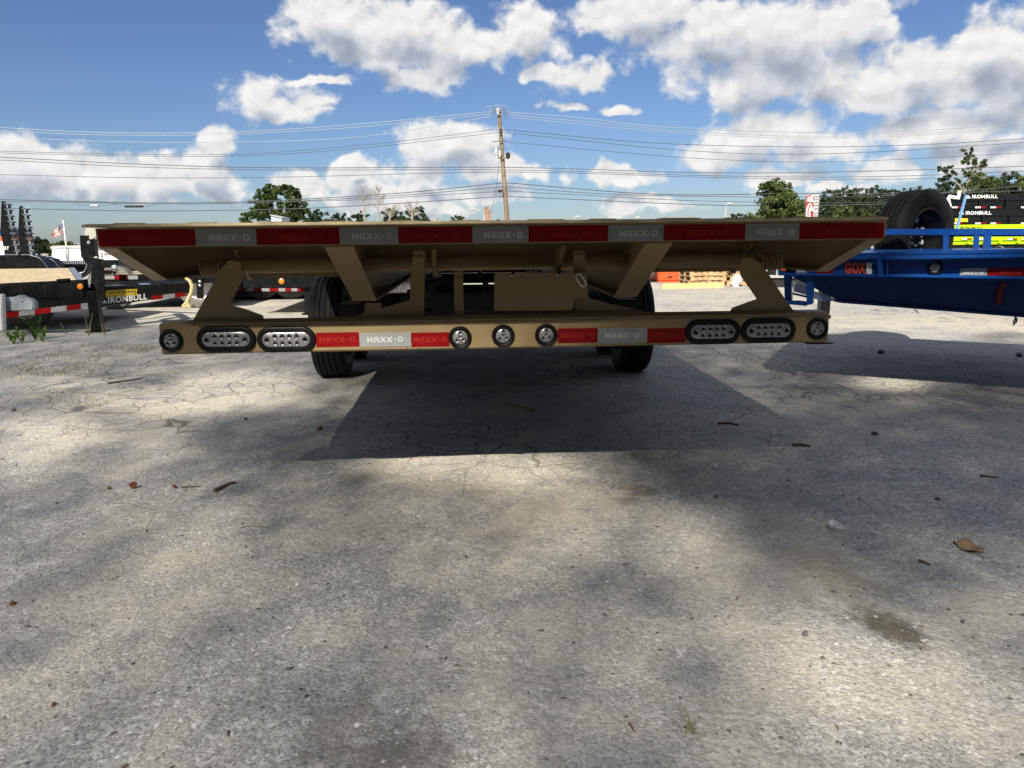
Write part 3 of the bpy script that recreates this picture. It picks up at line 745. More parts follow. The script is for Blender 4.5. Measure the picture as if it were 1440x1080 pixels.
pp([(-90, 403), (118, 393.3), (118, 418), (-90, 425)], Y1, 0.10, 'side_rail', BLK, t1, 0.006)
pp([(-90, 425.5), (136, 417), (136, 427.5), (-90, 449)], Y1+.01, 0.06, 'lower_beam', BLK, t1)
tape_px(t1, [(5, 440), (27, 437.5), (49, 434.5), (72, 432), (94, 429.5), (114, 427), (134, 424.5)], lambda x: Y1, 7.5, 'r')
N0, N1, F0, F1 = at(-90, 402.2, 8.80), at(107, 393.3, 8.80), at(-70, 379, 11.0), at(96, 376.8, 11.0)
NP = 9
for i in range(NP):
    a, b_ = i/NP+0.004, (i+1)/NP-0.004
    q = [N0.lerp(F0, a), N1.lerp(F1, a), N1.lerp(F1, b_), N0.lerp(F0, b_)]
    MB().prism(q, (0, 0, -0.04)).build('plank', WOOD, t1)
G1, G2 = at(117.5, 393, 8.80), at(104.5, 376.4, 11.0)
MB().prism([N1+Vector((.01, 0, .004)), G1+Vector((0, 0, .004)), G2+Vector((0, 0, .004)), F1+Vector((.01, 0, .004))], (0, 0, -0.04)).build('front_plate', GREYB, t1)
MB().prism([N0+Vector((0, 0, -.05)), G1+Vector((0, 0, -.05)), G2+Vector((0, 0, -.05)), F0+Vector((0, 0, -.05))], (0, 0, -0.10)).build('frame', BLK, t1)
MB().box(N0.x, G1.x-.2, 9.55, 10.6, .2, G1.z-.16).build('frame', BLK, t1)  # black box added to fill the dark gap beneath the deck
t = MB().lathe(at(113, 403, Y1-.001), (0, -1, 0), [(0, .042), (.006, .042), (.01, .036)], 24).build('marker_lamp', BLKM, t1, smooth=True)
MB().lathe(at(113, 403, Y1-.008), (0, -1, 0), [(0, .034), (.012, .03), (.018, .015), (.02, 0)], 24).build('lens', AMBER, t, smooth=True)
pp([(79, 392.5), (96, 391.5), (96, 395), (79, 396)], Y1-.03, .05, 'stake_pocket', BLK, t1, 0.004)
for a in (29, 63):
    pp([(a, 397), (a+.8, 397), (a+.8, 417), (a, 417)], Y1-.006, .004, 'seam', BLKM, t1)
# tongue
def YT(x): return 8.8+max(0, (x-116))/152*1.0
_ta, _tb = at(116, 415, 8.8), at(268, 405, 9.8)
_tn = Vector((_tb.y-_ta.y, -(_tb.x-_ta.x), 0)).normalized()
def tp(x, y): return onp(x, y, _ta, _tn)
MB().prism([tp(116, 404.5), tp(268, 397.5), tp(268, 412), tp(205, 422.5), tp(140, 431), tp(116, 431)], (0, 0.07, 0)).build('tongue_beam', BLK, t1)
MB().prism([at(128, 397.5, 10.9), at(266, 396.0, 9.95), at(266, 400, 9.95), at(128, 405, 10.9)], (0, 0.07, 0)).build('tongue_beam', BLK, t1)
for (a, b_) in ((195, 212), (243, 258)):
    zz = tp(a, 402).z
    MB().prism([tp(a+6, 404.5-(a-195)*.04)+Vector((0, .07, .006)), tp(b_+4, 403.8-(a-195)*.04)+Vector((0, .07, .006)), at(b_-3, 398.2, 10.2), at(a-1, 398.4, 10.2)], (0, 0, -0.01)).build('tongue_plate', GREYB, t1)
def tn(x, y, d=-.006): return tp(x, y)+Vector((0, d, 0))
tape_px(t1, [(213, 416.2), (229.5, 414.4), (246, 412.6), (261, 410.8)], lambda x: tp(x, 414).y-.003, 6, 'r')
MB().slab([tn(149.5, 418.5), tn(193, 415.5), tn(193, 406.3), tn(149.5, 408.5)], .003).build('warning_decal', YEL, t1)
lettering('WARNING', tn(151, 414.2, -.008), tn(192, 411.8, -.008), tn(151, 409.3, -.008), INK, t1, .001, .02)
lettering('RIDING IN TRAILER', tn(151, 417.9, -.008), tn(192, 415.1, -.008), tn(151, 415.4, -.008), INK, t1, .001, .0)
lettering('IRONBULL', tn(152, 427.0, -.006), tn(207, 421.0, -.006), tn(152, 418.2, -.006), LETW, t1, .002, .035, 'maker_lettering')
def bull(fn, x, y, s, parent, m=LETW):     # white charging bull emblem
    P = [(-1, .1), (-.85, -.35), (-.55, -.25), (-.75, -.75), (-.45, -.4), (-.1, -.3), (.15, -.75), (.2, -.3), (.55, -.1), (.8, .3), (1, .75), (.7, .45), (.45, .3), (.3, .75), (.1, .8), (.15, .4), (-.2, .35), (-.4, .75), (-.6, .7), (-.5, .3), (-.75, .35)]
    b = MB(); V = [fn(x+a*s, y+c_*s) for a, c_ in P]
    cx = fn(x, y+.0*s); V.append(cx); k = len(P)
    b.add(V, [(i, (i+1) % k, k) for i in range(k)])
    return b.build('bull_emblem', m, parent)
bull(lambda x, y: tn(x, y, -.008), 145, 423, 6.5, t1)
# jack and its bracket
MB().prism([at(x, y, 8.95) for x, y in ((118, 336.5), (132, 336), (133.5, 361), (120.5, 362))], (0, .09, 0)).build('jack_bracket', BLK, t1, bevel=.006)
MB().prism([at(x, y, 9.2) for x, y in ((112, 331), (122.5, 331), (121.5, 358), (126, 375), (120, 388), (112, 392), (122, 372), (114, 360))], (0, .05, 0)).build('jack_crank', BLK, t1)
MB().prism([at(x, y, 8.85) for x, y in ((121, 359), (129, 363.5), (140.5, 364.5), (142.5, 405), (141, 425), (126, 425), (128.5, 372), (121, 366))], (0, .10, 0)).build('jack_post', BLK, t1, bevel=.006)
MB().lathe(at(125, 341, 8.94), (0, -1, 0), [(0, .022), (.01, .02), (.012, 0)], 14).build('bolt', STEEL, t1, smooth=True)
ft = atZ(138, 466.5)
MB().box(ft.x-.055, ft.x+.055, ft.y-.05, ft.y+.05, 0.02, 0.48).build('jack_leg', BLK, t1, bevel=.004)
MB().box(ft.x-.10, ft.x+.10, ft.y-.09, ft.y+.09, 0.0, 0.02).build('jack_foot', BLK, t1)
MB().tube([at(x, y, 8.9) for x, y in ((119, 393), (124, 391), (128, 385), (130, 378), (129, 370))], .006, 6).build('safety_cable', STEEL, t1, smooth=True)
MB().tube([at(x, y, 8.95) for x, y in ((112, 384), (118, 382), (121, 377), (122, 371))], .006, 6).build('safety_cable', STEEL, t1, smooth=True)
wheel(t1, (at(38, 421, 9.25).x, 9.25, 0.29), (0, 1, 0), R=.29, rim=.17, tm=RUBD, rm=WHITE, wd=.2, seg=48)
wheel(t1, (at(-62, 421, 9.25).x, 9.25, 0.29), (0, 1, 0), R=.29, rim=.17, tm=RUBD, rm=WHITE, wd=.2, seg=48)
# far mudguards
def fender(parent, px0, px1, ytop, ybot, Y, th):
    P = [(px0, ybot), (px0, ytop+4)]
    P += [(px0+6, ytop), (px1-24, ytop), (px1-12, ytop+3), (px1-6, ytop+8), (px1+3, ybot)]
    Q = [(x, y+1.6) for x, y in P[2:6]]
    o = pp([(px0, ybot), (px0, ytop)]+P[3:], Y, th, 'mudguard', BLK, parent, 0.012)
    MB().tube([at(x, y, Y-.004) for x, y in P[3:]],   .0035, 6).build('trim_and_lit_edge', TRIM, o, smooth=True)
fender(t1, -60, 66, 359, 379, 11.08, .25)

# rope knotted over the coupler end
def helix_rope(pts, r, parent, name='rope'):
    P = []
    for i in range(len(pts)-1):
        for k in range(10):
            P.append(pts[i].lerp(pts[i+1], k/10))
    P.append(pts[-1]); b = MB()
    for s in range(3):
        Q = []
        for i, p in enumerate(P):
            t = i*0.55+s*2*pi/3
            Q.append(p+Vector((cos(t), 0, 0))*r+Vector((0, sin(t), 0))*r)
        b.tube(Q, r*1.05, 6)
    return b.build(name, ROPE, parent, smooth=True)
rp_ = helix_rope([at(x, y, 9.55) for x, y in ((262, 391.5), (267, 395), (270.5, 402), (269, 412), (265, 420), (262.5, 427))], .013, None)
for s in (-1, 1):
    rp_.data  # main strand
kn = helix_rope([at(x, y, 9.53) for x, y in ((262.5, 425), (258, 430), (260, 432), (264, 429), (267, 432), (263, 426))], .012, rp_, 'rope_knot')
tag(rp_, 'yellow and black twisted rope hanging knotted from the black trailer tongue', 'rope')

# grey coupler of another trailer in front of it
cp = thing('coupler', 'grey cast coupler on a white jack post at the picture edge before the wheel', 'trailer coupler', atZ(1, 466))
cy = 8.3
MB().prism([at(x, y, cy) for x, y in ((-30, 417), (1, 419), (18, 418), (24, 415.5), (29, 415), (34, 419.5), (42, 420), (46.5, 425), (48, 431), (46, 437), (2, 437.5), (-30, 440))], (0, .10, 0)).build('casting', GALV, cp, bevel=.012)
for i in range(4):
    lettering('CAPACITY LB MAX', at(8, 426.2+i*2.6, cy-.004), at(26, 425.8+i*2.6, cy-.004), at(8, 424.6+i*2.6, cy-.004), GREYB, cp, .001, .0, 'cast_lettering')
MB().lathe(at(31.5, 424.5, cy-.001), (0, -1, 0), [(0, .008), (.004, .008), (.005, 0)], 10).build('pin_hole', INK, cp)
MB().prism([at(x, y, cy-.1) for x, y in ((-12, 414), (1.5, 414), (3.5, 465), (-10, 467))], (0, .08, 0)).build('jack_post', WHITE, cp, bevel=.008)

# further black trailers
def flat_trailer(label, Yn, x0, x1, ytop, ybot, tape=None, wheels=(), leg=None, lamp=None, zdeck=None, width=2.6, wood=True, rim=WHITE, slope=0.0, tape_first='w', gap_fill=True):
    A, B = at(x0, ytop, Yn), at(x1, ytop+slope, Yn)
    z1 = (A.z+B.z)/2; z0 = at((x0+x1)/2, ybot, Yn).z
    t = thing('flatbed_trailer', label, 'trailer', ((A.x+B.x)/2, Yn+width/2, 0), 'black trailers parked on the left')
    MB().box(A.x, B.x, Yn, Yn+.07, z0, z1).build('side_rail', BLK, t, bevel=.006)
    MB().box(A.x, B.x, Yn+width-.07, Yn+width, z0, z1).build('side_rail', BLK, t, bevel=.006)
    if gap_fill: MB().box(A.x+.1, B.x-.1, Yn+.35, Yn+width-.35, .22, z1-.06).build('frame', BLK, t)  # solid black box, added so the gap below the planks reads dark
    n = 8
    for i in range(n):
        a = Yn+.075+(width-.15)*i/n; e = (width-.15)/n-.012
        MB().box(A.x+.02, B.x-.02, a, a+e, z1-.045, z1-.004).build('plank', WOOD if wood else BLKM, t)
    if tape:
        xs_, y_, h_ = tape
        tape_px(t, [(x, y_) for x in xs_], lambda x: Yn, h_, tape_first)
    for wx in wheels:
        wheel(t, (at(wx, 410, Yn+.3).x, Yn+.3, .36), (0, 1, 0), R=.36, wd=.2, tm=RUBD, rm=rim, seg=36, grooves=False)
    if leg:
        p = at(leg, 420, Yn+.05)
        MB().box(p.x-.05, p.x+.05, Yn+.08, Yn+.18, .02, z0+.02).build('jack_leg', BLK, t, bevel=.004)
        MB().box(p.x-.09, p.x+.09, Yn+.04, Yn+.22, 0, .02).build('jack_foot', BLK, t)
    if lamp:
        o = MB().lathe(at(*lamp, Yn-.001), (0, -1, 0), [(0, .05), (.008, .05), (.012, .04)], 22).build('marker_lamp', BLKM, t, smooth=True)
        MB().lathe(at(*lamp, Yn-.008), (0, -1, 0), [(0, .04), (.012, .036), (.02, .02), (.022, 0)], 22).build('lens', AMBER, o, smooth=True)
    return t
t4 = flat_trailer('black trailer with one amber marker lamp and a jack leg beside the tan trailer tyre', 10.2, 341, 640, 389, 403.5, leg=432, lamp=(396, 395.5), slope=-1, gap_fill=False)
t3 = flat_trailer('black trailer with red and white tape close under the tan deck corner', 11.4, 128, 315, 386, 399, tape=((145, 161, 178, 194), 387.5, 5.2), wheels=(160, 283), slope=-1)
pp([(143, 399.8), (262, 398.9), (262, 400), (143, 401)], 11.38, .02, 'trim_and_lit_edge', STEEL, t3)  # bright strip puts the light along the rail's lower edge into colour
pp([(126, 366.5), (165, 366), (168, 384), (150, 385.5), (126, 386)], 11.6, .4, 'front_box', BLK, t3, .01)
MB().tube([at(x, y, 11.3) for x, y in ((161, 386), (161, 371))], .02, 8).build('crank_handle', BLK, t3, smooth=True)
MB().lathe(at(163, 377, 11.28), (0, -1, 0), [(0, .05), (.06, .05), (.07, 0)], 14).build('crank_knob', STEEL, t3, smooth=True)
pp([(276, 391), (285, 391), (285, 420), (277, 420)], 11.2, .05, 'coupler_plate', BLK, t3)
for y in (396, 401.5):
    MB().lathe(at(281, y, 11.19), (0, -1, 0), [(0, .025), (.015, .02), (.02, 0)], 12).build('bolt', STEEL, t3, smooth=True)
t5 = flat_trailer('black trailer whose low tape and two grey wheels show beneath the amber lamp', 12.9, 225, 640, 391, 411, tape=((322, 333, 345, 356, 368, 379, 392, 401, 410, 418, 428, 436, 446), 405.3, 4.4), wheels=(369, 411, 318), rim=GALV, slope=-1)
t6 = flat_trailer('black trailer farthest back among the row behind the hinge upright', 16.5, 200, 640, 383, 396, wheels=(300, 345), slope=-1, wood=False)
# rear trailer with the two standing ramps
t2 = thing('ramp_trailer', 'black trailer with two ladder ramps standing up against the sky', 'trailer', (at(30, 400, 14).x, 14.5, 0), 'black trailers parked on the left')
pp([(-90, 370), (160, 366.5), (160, 374), (-90, 380)], 13.6, .1, 'side_rail', BLK, t2)
for i in range(26):
    x = 80+i*3.2
    pp([(x, 366.6), (x+1.9, 366.6), (x+1.2, 371.4), (x-.7, 371.4)], 13.55, .03, 'rung', GREYB, t2)
pp([(78, 371.5), (163, 369.5), (166, 384), (78, 386)], 13.7, .1, 'dovetail', BLK, t2)
fender(t2, 44, 84, 361.5, 381, 13.3, .25)
wheel(t2, (at(60, 380, 13.5).x, 13.5, .38), (0, 1, 0), seg=32, grooves=False)
p = at(30, 380, 13.7)
MB().box(at(-90, 380, 14).x, at(160, 380, 14).x, 13.7, 15.8, .46, .52).build('deck', BLKM, t2)
def ramp(xa, ya, xb, yb, lean, nr, base_w):
    Y = 14.0
    P = [(xa-1, ya+1), (xa+1.5, ya), (xb-lean-1, yb), (xb-base_w, yb), (xa-2.5, (ya+yb)/2+6)]
    r_ = pp(P, Y, .06, 'ramp', BLK, t2)
    for i in range(nr):
        f = (i+.3)/nr
        x0 = xa+1+(xb-base_w*.4-xa)*f*1.0; y0 = ya+(yb-ya)*f
        MB().prism([at(x, y, Y-.02) for x, y in ((x0, y0), (x0+8.0, y0+1.5), (x0+8.6, y0+3.2), (x0+.8, y0+2.2))], (0, .10, 0)).build('rung', RUNG, r_)
        MB().prism([at(x, y, Y) for x, y in ((x0+6.2, y0+2.5), (x0+7.6, y0+3), (x0+8.4, y0+8), (x0+6.6, y0+7.5))], (0, .06, 0)).build('rung_web', BLK, r_)
    return r_
ramp(3, 282.5, 27, 357.5, 6, 9, 20)
ramp(28, 289.5, 46, 357.5, 5, 8, 17)
lettering('BT', at(6.2, 351.5, 13.98), at(12.7, 351.5, 13.98), at(6.2, 346.5, 13.98), LETW, t2, .002, .03)
# small piece of a blue, white and red body at the picture edge
cab = thing('box_truck', 'pale box truck with blue and red stripes cut by the left picture edge', 'truck', atZ(-10, 380))
for (y0, y1, m, nm) in ((322, 332, BLUE, 'blue_stripe'), (332, 339, ORANGE, 'red_stripe'), (339, 360, WHITE, 'panel')):
    pp([(-40, y0), (2 if y0 < 330 else (3 if y0 < 338 else 5), y0), (2.5 if y0 < 330 else (4 if y0 < 338 else 6), y1), (-40, y1)], 18, 1.2, nm, m, cab)
wheel(cab, (at(-25, 385, 18.4).x, 18.4, .45), (0, 1, 0), R=.45, seg=24, grooves=False)

# flag
fp = thing('flagpole', 'white pole flying a red, white and blue striped flag above a white trailer', 'flagpole', (at(93, 360, 42).x, 42, 0))
b0, b1 = at(95.5, 366, 42), at(88.6, 307.5, 42)
MB().tube([Vector((b0.x, 42, 0)), b0, b1], .035, 8).build('pole', WHITE, fp, smooth=True)
MB().lathe(b1, (0, 0, 1), [(-.06, 0), (-.04, .06), (.04, .06), (.06, 0)], 10).build('finial', STEEL, fp, smooth=True)
def flag_pt(s, t):      # s along the fly 0..1, t down the hoist 0..1
    top = (89, 309); bot = (91.5, 327)
    e0 = (70, 331); e1 = (72, 333.5)
    hx, hy = top[0]+(bot[0]-top[0])*t, top[1]+(bot[1]-top[1])*t
    ex, ey = e0[0]+(e1[0]-e0[0])*t, e0[1]+(e1[1]-e0[1])*t
    x = hx+(ex-hx)*s; y = hy+(ey-hy)*s + 2.5*sin(pi*s)*(t)
    return at(x, y, 42+0.25*sin(7*s+2*t))
for i in range(13):
    b = MB(); n = 12
    s0 = 0.42 if i < 7 else 0.0
    V = []
    for j in range(n+1):
        s = s0+(1-s0)*j/n
        V += [flag_pt(s, i/13), flag_pt(s, (i+1)/13)]
    b.add(V, [(2*j, 2*j+2, 2*j+3, 2*j+1) for j in range(n)])
    b.build('flag_stripe', FLAGR if i % 2 == 0 else FLAGW, fp, smooth=True)
b = MB(); V = []
for j in range(7):
    V += [flag_pt(.42*j/6, 0), flag_pt(.42*j/6, 7/13)]
b.add(V, [(2*j, 2*j+2, 2*j+3, 2*j+1) for j in range(6)])
can = b.build('flag_canton', FLAGB, fp, smooth=True)
b = MB()
for a in range(5):
    for c_ in range(4):
        p = flag_pt(.04+.085*a, (.06+.12*c_)); b.lathe(p+Vector((0, -.03, 0)), (0, -1, 0), [(0, .022), (.01, 0)], 5)
b.build('stars', FLAGW, can)

# white enclosed trailers behind
def box_trailer(label, x0, x1, y0, y1, Y, m, depth=4.0, wheels=True):
    A, B = at(x0, y0, Y), at(x1, y1, Y)
    t = thing('enclosed_trailer', label, 'trailer', ((A.x+B.x)/2, Y+depth/2, 0), 'enclosed trailers behind the black trailers')
    MB().box(A.x, B.x, Y, Y+depth, .12, A.z).build('body', m, t, bevel=.04)
    MB().box(A.x-.02, B.x+.02, Y-.03, Y+depth+.03, A.z-.12, A.z-.02).build('roof_trim', GREYP, t)
    k = max(2, int((B.x-A.x)/1.0))
    for i in range(1, k):
        x = A.x+(B.x-A.x)*i/k
        MB().box(x-.02, x+.02, Y-.015, Y-.002, .2, A.z-.14).build('rib', GREYP, t)
    for f in (.35, .6) if wheels else ():
        wheel(t, (A.x+(B.x-A.x)*f, Y+.15, .38), (0, 1, 0), seg=24, grooves=False)
    return t
bt1 = box_trailer('plain white enclosed trailer standing behind the flagpole', 71.5, 116, 346, 366.5, 34, WHITE, wheels=False)
bt2 = box_trailer('white enclosed trailer lettered ATC below the metal roof', 128, 205, 353, 368, 30, WHITE, wheels=False)
lettering('ATC', at(140.5, 363, 29.97), at(155, 363, 29.97), at(140.5, 357, 29.97), INK, bt2, .004, .0)
MB().lathe(at(134, 359.5, 29.97), (0, -1, 0), [(0, .13), (.01, .13), (.01, .09), (0, .09)], 20, closed=True).build('ring_emblem', INK, bt2)
MB().tube([at(93, 347, 33.9), at(93, 366, 33.9)], .03, 6).build('door_bar', GREYP, bt1)
# metal-roofed building
bd = thing('metal_roof_building', 'low building with a tan ribbed metal roof behind the black jack', 'building', (at(175, 350, 48).x, 51, 0))
A, B = at(114.5, 330, 48), at(260, 330, 48)
ze, zr = at(130, 346, 48).z, at(140, 321, 52).z
MB().box(A.x+.25, B.x, 48.3, 55.6, 0, ze).build('wall', WHITE, bd)
q = [Vector((A.x, 48, ze)), Vector((B.x, 48, ze)), Vector((B.x, 52, zr)), Vector((at(121, 321, 52).x, 52, zr))]
MB().prism(q, (0, 0, .12)).build('roof', ROOF, bd)
MB().prism([Vector((at(121, 321, 52).x, 52, zr)), Vector((B.x, 52, zr)), Vector((B.x, 56, ze)), Vector((A.x, 56, ze))], (0, 0, .12)).build('roof', ROOF, bd)
for i in range(24):
    x = A.x+.15+i*(B.x-A.x-.3)/23
    xt = max(x, at(121, 321, 52).x+.1)
    MB().bar((x+(.0), 48, ze+.15), (xt, 52, zr+.15), .06, .08).build('roof_rib', ROOF, bd)
pv = at(128.5, 318, 52)
MB().box(pv.x-.25, pv.x+.1, 51.9, 52.2, zr, pv.z+.1).build('roof_vent', GREYP, bd)
for i in range(4):
    x = A.x+.8+i*1.6
    f_ = MB().box(x, x+.8, 48.22, 48.296, 1.0, ze-.25).build('window', GREYP, bd)
    MB().box(x+.06, x+.74, 48.20, 48.218, 1.06, ze-.31).build('pane', BLK, f_)

# ------------------------------------------------------------------ blue trailer on the right
PA, PB_ = at(1098, 386, 4.55), at(1440, 393, 3.85)
dirb = Vector((PB_.x-PA.x, PB_.y-PA.y, 0)).normalized()
nb = Vector((dirb.y, -dirb.x, 0))            # towards the viewer
if nb.y > 0: nb = -nb
def bl(x, y, inset=0.0): return onp(x, y, PA-nb*inset, nb)
bt = thing('gooseneck_trailer', 'bright blue flat trailer with GOX lettering parked at the right', 'trailer', Vector((bl(1280, 440, .8).x, bl(1280, 440, .8).y, 0)))
def bp(poly, inset, th, name, m=BLUE, parent=None, bevel=0.0):
    return MB().prism([bl(x, y, inset) for x, y in poly], -nb*th).build(name, m, parent or bt, bevel=bevel)
bp([(1094, 372), (1180, 364), (1700, 357), (1700, 396), (1440, 392.5), (1250, 389), (1094, 387)], 0.06, .03, 'side_web')
bp([(1095, 384.2), (1250, 386), (1440, 389), (1700, 392.5), (1700, 396), (1440, 393), (1250, 389.5), (1095, 387.5)], 0.0, .10, 'bottom_flange', bevel=.003)
bp([(1180, 357), (1234, 355), (1235, 364.5), (1170, 366.5)], -0.02, .08, 'rub_rail', bevel=.005)
bp([(1241.5, 353.5), (1440, 350.2), (1700, 346), (1700, 359.5), (1440, 362.8), (1241, 366)], -0.05, .11, 'rub_rail', bevel=.006)
bp([(1241.5, 357.5), (1440, 354.6), (1700, 351), (1700, 351.5), (1440, 355.2), (1241, 358.2)], -0.056, .004, 'rail_ridge')
for a, b_ in ((1234, 1242), (1246, 1249)):
    bp([(a, 354.5), (b_, 354), (b_, 390.5), (a, 390)], -0.01, .05, 'joint_plate', bevel=.003)
for a, b_ in ((1222, 1236), (1243, 1262), (1265, 1290), (1301, 1315), (1340, 1358)):
    bp([(a, 365.6), (b_, 365), (b_-3, 370.5), (a+3, 371)], 0.01, .05, 'stake_pocket')
# deck slab behind the rail
d0, d1 = bl(1094, 360, .05), bl(1700, 350, .05)
zd = bl(1440, 353.5).z-.02
MB().prism([Vector((d0.x, d0.y, zd)), Vector((d1.x, d1.y, zd)), Vector((d1.x, d1.y, zd))-nb*2.2, Vector((d0.x, d0.y, zd))-nb*2.2], (0, 0, -.05)).build('deck', BLUE, bt)
# deep main beam under the deck
bp([(1108, 386), (1700, 394), (1700, 466), (1440, 445), (1182, 424.5)], 0.45, .02, 'main_beam', BLUE)
bp([(1172, 422.5), (1182, 423), (1440, 443.5), (1700, 464), (1700, 467), (1440, 446.5), (1182, 426), (1172, 424)], 0.40, .14, 'beam_flange', BLUE)
# second main beam, far side
e0, e1 = bl(1150, 390, 1.5), bl(1500, 390, 1.5)
MB().prism([Vector((e0.x, e0.y, zd-.06)), Vector((e1.x, e1.y, zd-.06)), Vector((e1.x, e1.y, .62)), Vector((e0.x+.3*dirb.x, e0.y+.3*dirb.y, .62))], -nb*.02).build('main_beam', BLUE, bt)
# hanging frame at the tail
bp([(1102, 386), (1112.5, 386), (1113, 428), (1103.5, 426)], 0.25, .06, 'hanging_post', bevel=.004)
bp([(1133.5, 387), (1144, 387), (1143, 427.5), (1134, 429.5)], 0.05, .06, 'hanging_post', bevel=.004)
bp([(1105, 423), (1124, 423), (1134, 424.5), (1134, 430.5), (1120, 429), (1106, 428)], 0.15, .05, 'hanging_bar', bevel=.003)
p0, p1, p2, p3 = at(1146, 409.5, 5.6), at(1181, 423, 5.3), at(1158, 423.5, 5.3), at(1146, 420, 5.5)
MB().prism([p0, p1, p2, p3], (0, .02, 0)).build('lit_web', mat('sunlit_blue_plate', (0.45, .52, .62), .5), bt)  # sunlight on the far beam put into a paler blue
MB().prism([at(x, y, 5.8) for x, y in ((1117, 396), (1135, 402), (1135, 415), (1117, 410))], (0, .02, 0)).build('lit_web', MATS['sunlit_blue_plate'], bt)
MB().prism([at(x, y, 5.7) for x, y in ((1114, 411), (1136, 416), (1136, 419), (1114, 414))], (0, .06, 0)).build('flange_strip', BLUE, bt)
# black landing leg
lg = atZ(1157, 447)
MB().box(lg.x-.06, lg.x+.06, lg.y-.06, lg.y+.06, .04, .60).build('landing_leg', BLK, bt, bevel=.01)
MB().box(lg.x-.07, lg.x+.07, lg.y-.07, lg.y+.07, 0, .04).build('landing_foot', BLK, bt)
# lamps, tape, lettering
c = bl(1315, 377, -.0)+nb*-.055
g_ = MB().lathe(c, nb, [(0, .041), (.012, .042), (.016, .034), (.010, .028)], 32).build('round_lamp', RUBG, bt, smooth=True)
MB().lathe(c+nb*.006, nb, [(0, .030), (.006, .026), (.009, .012), (.0095, 0)], 24).build('lens', LENS, g_, smooth=True)
for px, py, m in ((1113, 377.5, RUBG), (1142, 378.5, BLUE)):
    MB().lathe(bl(px, py, .06), nb, [(0, .03), (.02, .03), (.026, .02), (.027, 0)], 20).build('side_plug', m, bt, smooth=True)
bp([(1098, 375.5), (1107, 375.2), (1107, 380.8), (1098, 381)], .05, .012, 'marker_lamp', ORANGE)
def btape(a, b_, ya0, yb0, ya1, yb1, k):
    t = bp([(a, ya1), (b_, yb1), (b_, yb0), (a, ya0)], .055, .0035, 'red_tape' if k == 'r' else 'white_tape', TAPR if k == 'r' else TAPW)
    h0 = (ya0+ya1)/2; h1 = (yb0+yb1)/2; wd = b_-a
    x0, x1 = (a+wd*.12, b_-wd*.14) if k == 'w' else (a+wd*.3, b_-wd*.1)
    if wd > 60: x0, x1 = a+18, a+46
    block_lettering('MAXX-D', bl(x0, h0+2.7, .052), bl(x1, h1+2.7, .052), bl(x0, h0-2.7, .052), LETT if k == 'w' else LETR, t, .001)
btape(1120, 1139, 376, 375.5, 384, 384.5, 'w'); btape(1139.2, 1172, 375.5, 374.5, 384.5, 385.5, 'r')
btape(1350, 1388, 377, 377, 390, 390.8, 'w'); btape(1388.3, 1470, 377, 377, 390.8, 392, 'r')
dc = bp([(1187, 386.5), (1225.5, 386.8), (1225.5, 366.5), (1187, 367)], .055, .0035, 'lettered_decal', INK)
lettering('GOX', bl(1188.5, 385, .052), bl(1218, 385.3, .052), bl(1188.5, 368.8, .052), GOXR, dc, .001, .05)
bp([(1218.5, 386), (1226, 386.2), (1226, 369), (1218.5, 369)], .051, .002, 'paper_label', WHITE, dc)
# upper rack on the far side of the deck
RI = 1.55
def rk(x, y): return bl(x, y, RI)
def rp2(poly, th, name, inset=RI, m=BLUE): return MB().prism([bl(x, y, inset) for x, y in poly], -nb*th).build(name, m, bt, bevel=.003)
rp2([(1225, 322), (1440, 321.5), (1700, 319), (1700, 331), (1440, 331), (1225, 330.5)], .06, 'rack_rail')
for a, b_ in ((1326.5, 1334.5), (1369.5, 1377.5), (1383.5, 1394.5), (1520, 1531)):
    rp2([(a, 330), (b_, 330), (b_-1, 356), (a-1, 356)], .06, 'rack_post')
rp2([(1326.5, 328), (1700, 326), (1700, 332), (1326.5, 333)], .05, 'rack_rail', RI+.08)
rp2([(1190, 348), (1224, 347), (1224, 362), (1190, 362)], .05, 'rack_post')
# tie strap between rack and the dumps
tag(MB().bar(at(1345.5, 322, 8), at(1358.5, 274, 8), .022, .02, (0, 1, 0)).build('strap', STRAP), 'pale blue strap stretched slantwise before the black dump bodies', 'strap')
# red strap and chain hanging beneath
tag(MB().tube([bl(1412, 398, .42), bl(1407, 405, .42), bl(1404, 416, .42), bl(1405, 428, .42)], .018, 8).build('hanging_strap', REDDARK, None, smooth=True), 'dark red strap hanging beneath the blue trailer by its red tape', 'strap')
b = MB()
for k in range(5):
    c = bl(1428+1.1*k*(-1 if k > 2 else 1)*.5, 447+k*1.9, .45)
    pts = [c+Vector((cos(t)*(.008 if k % 2 else .004), sin(t)*.004, sin(t)*.012)) for t in [2*pi*i/8 for i in range(9)]]
    b.tube(pts, .003, 5, cap=False)
tag(b.build('chain', STEEL, None, smooth=True), 'short chain end dangling under the blue trailer at the right edge', 'chain')
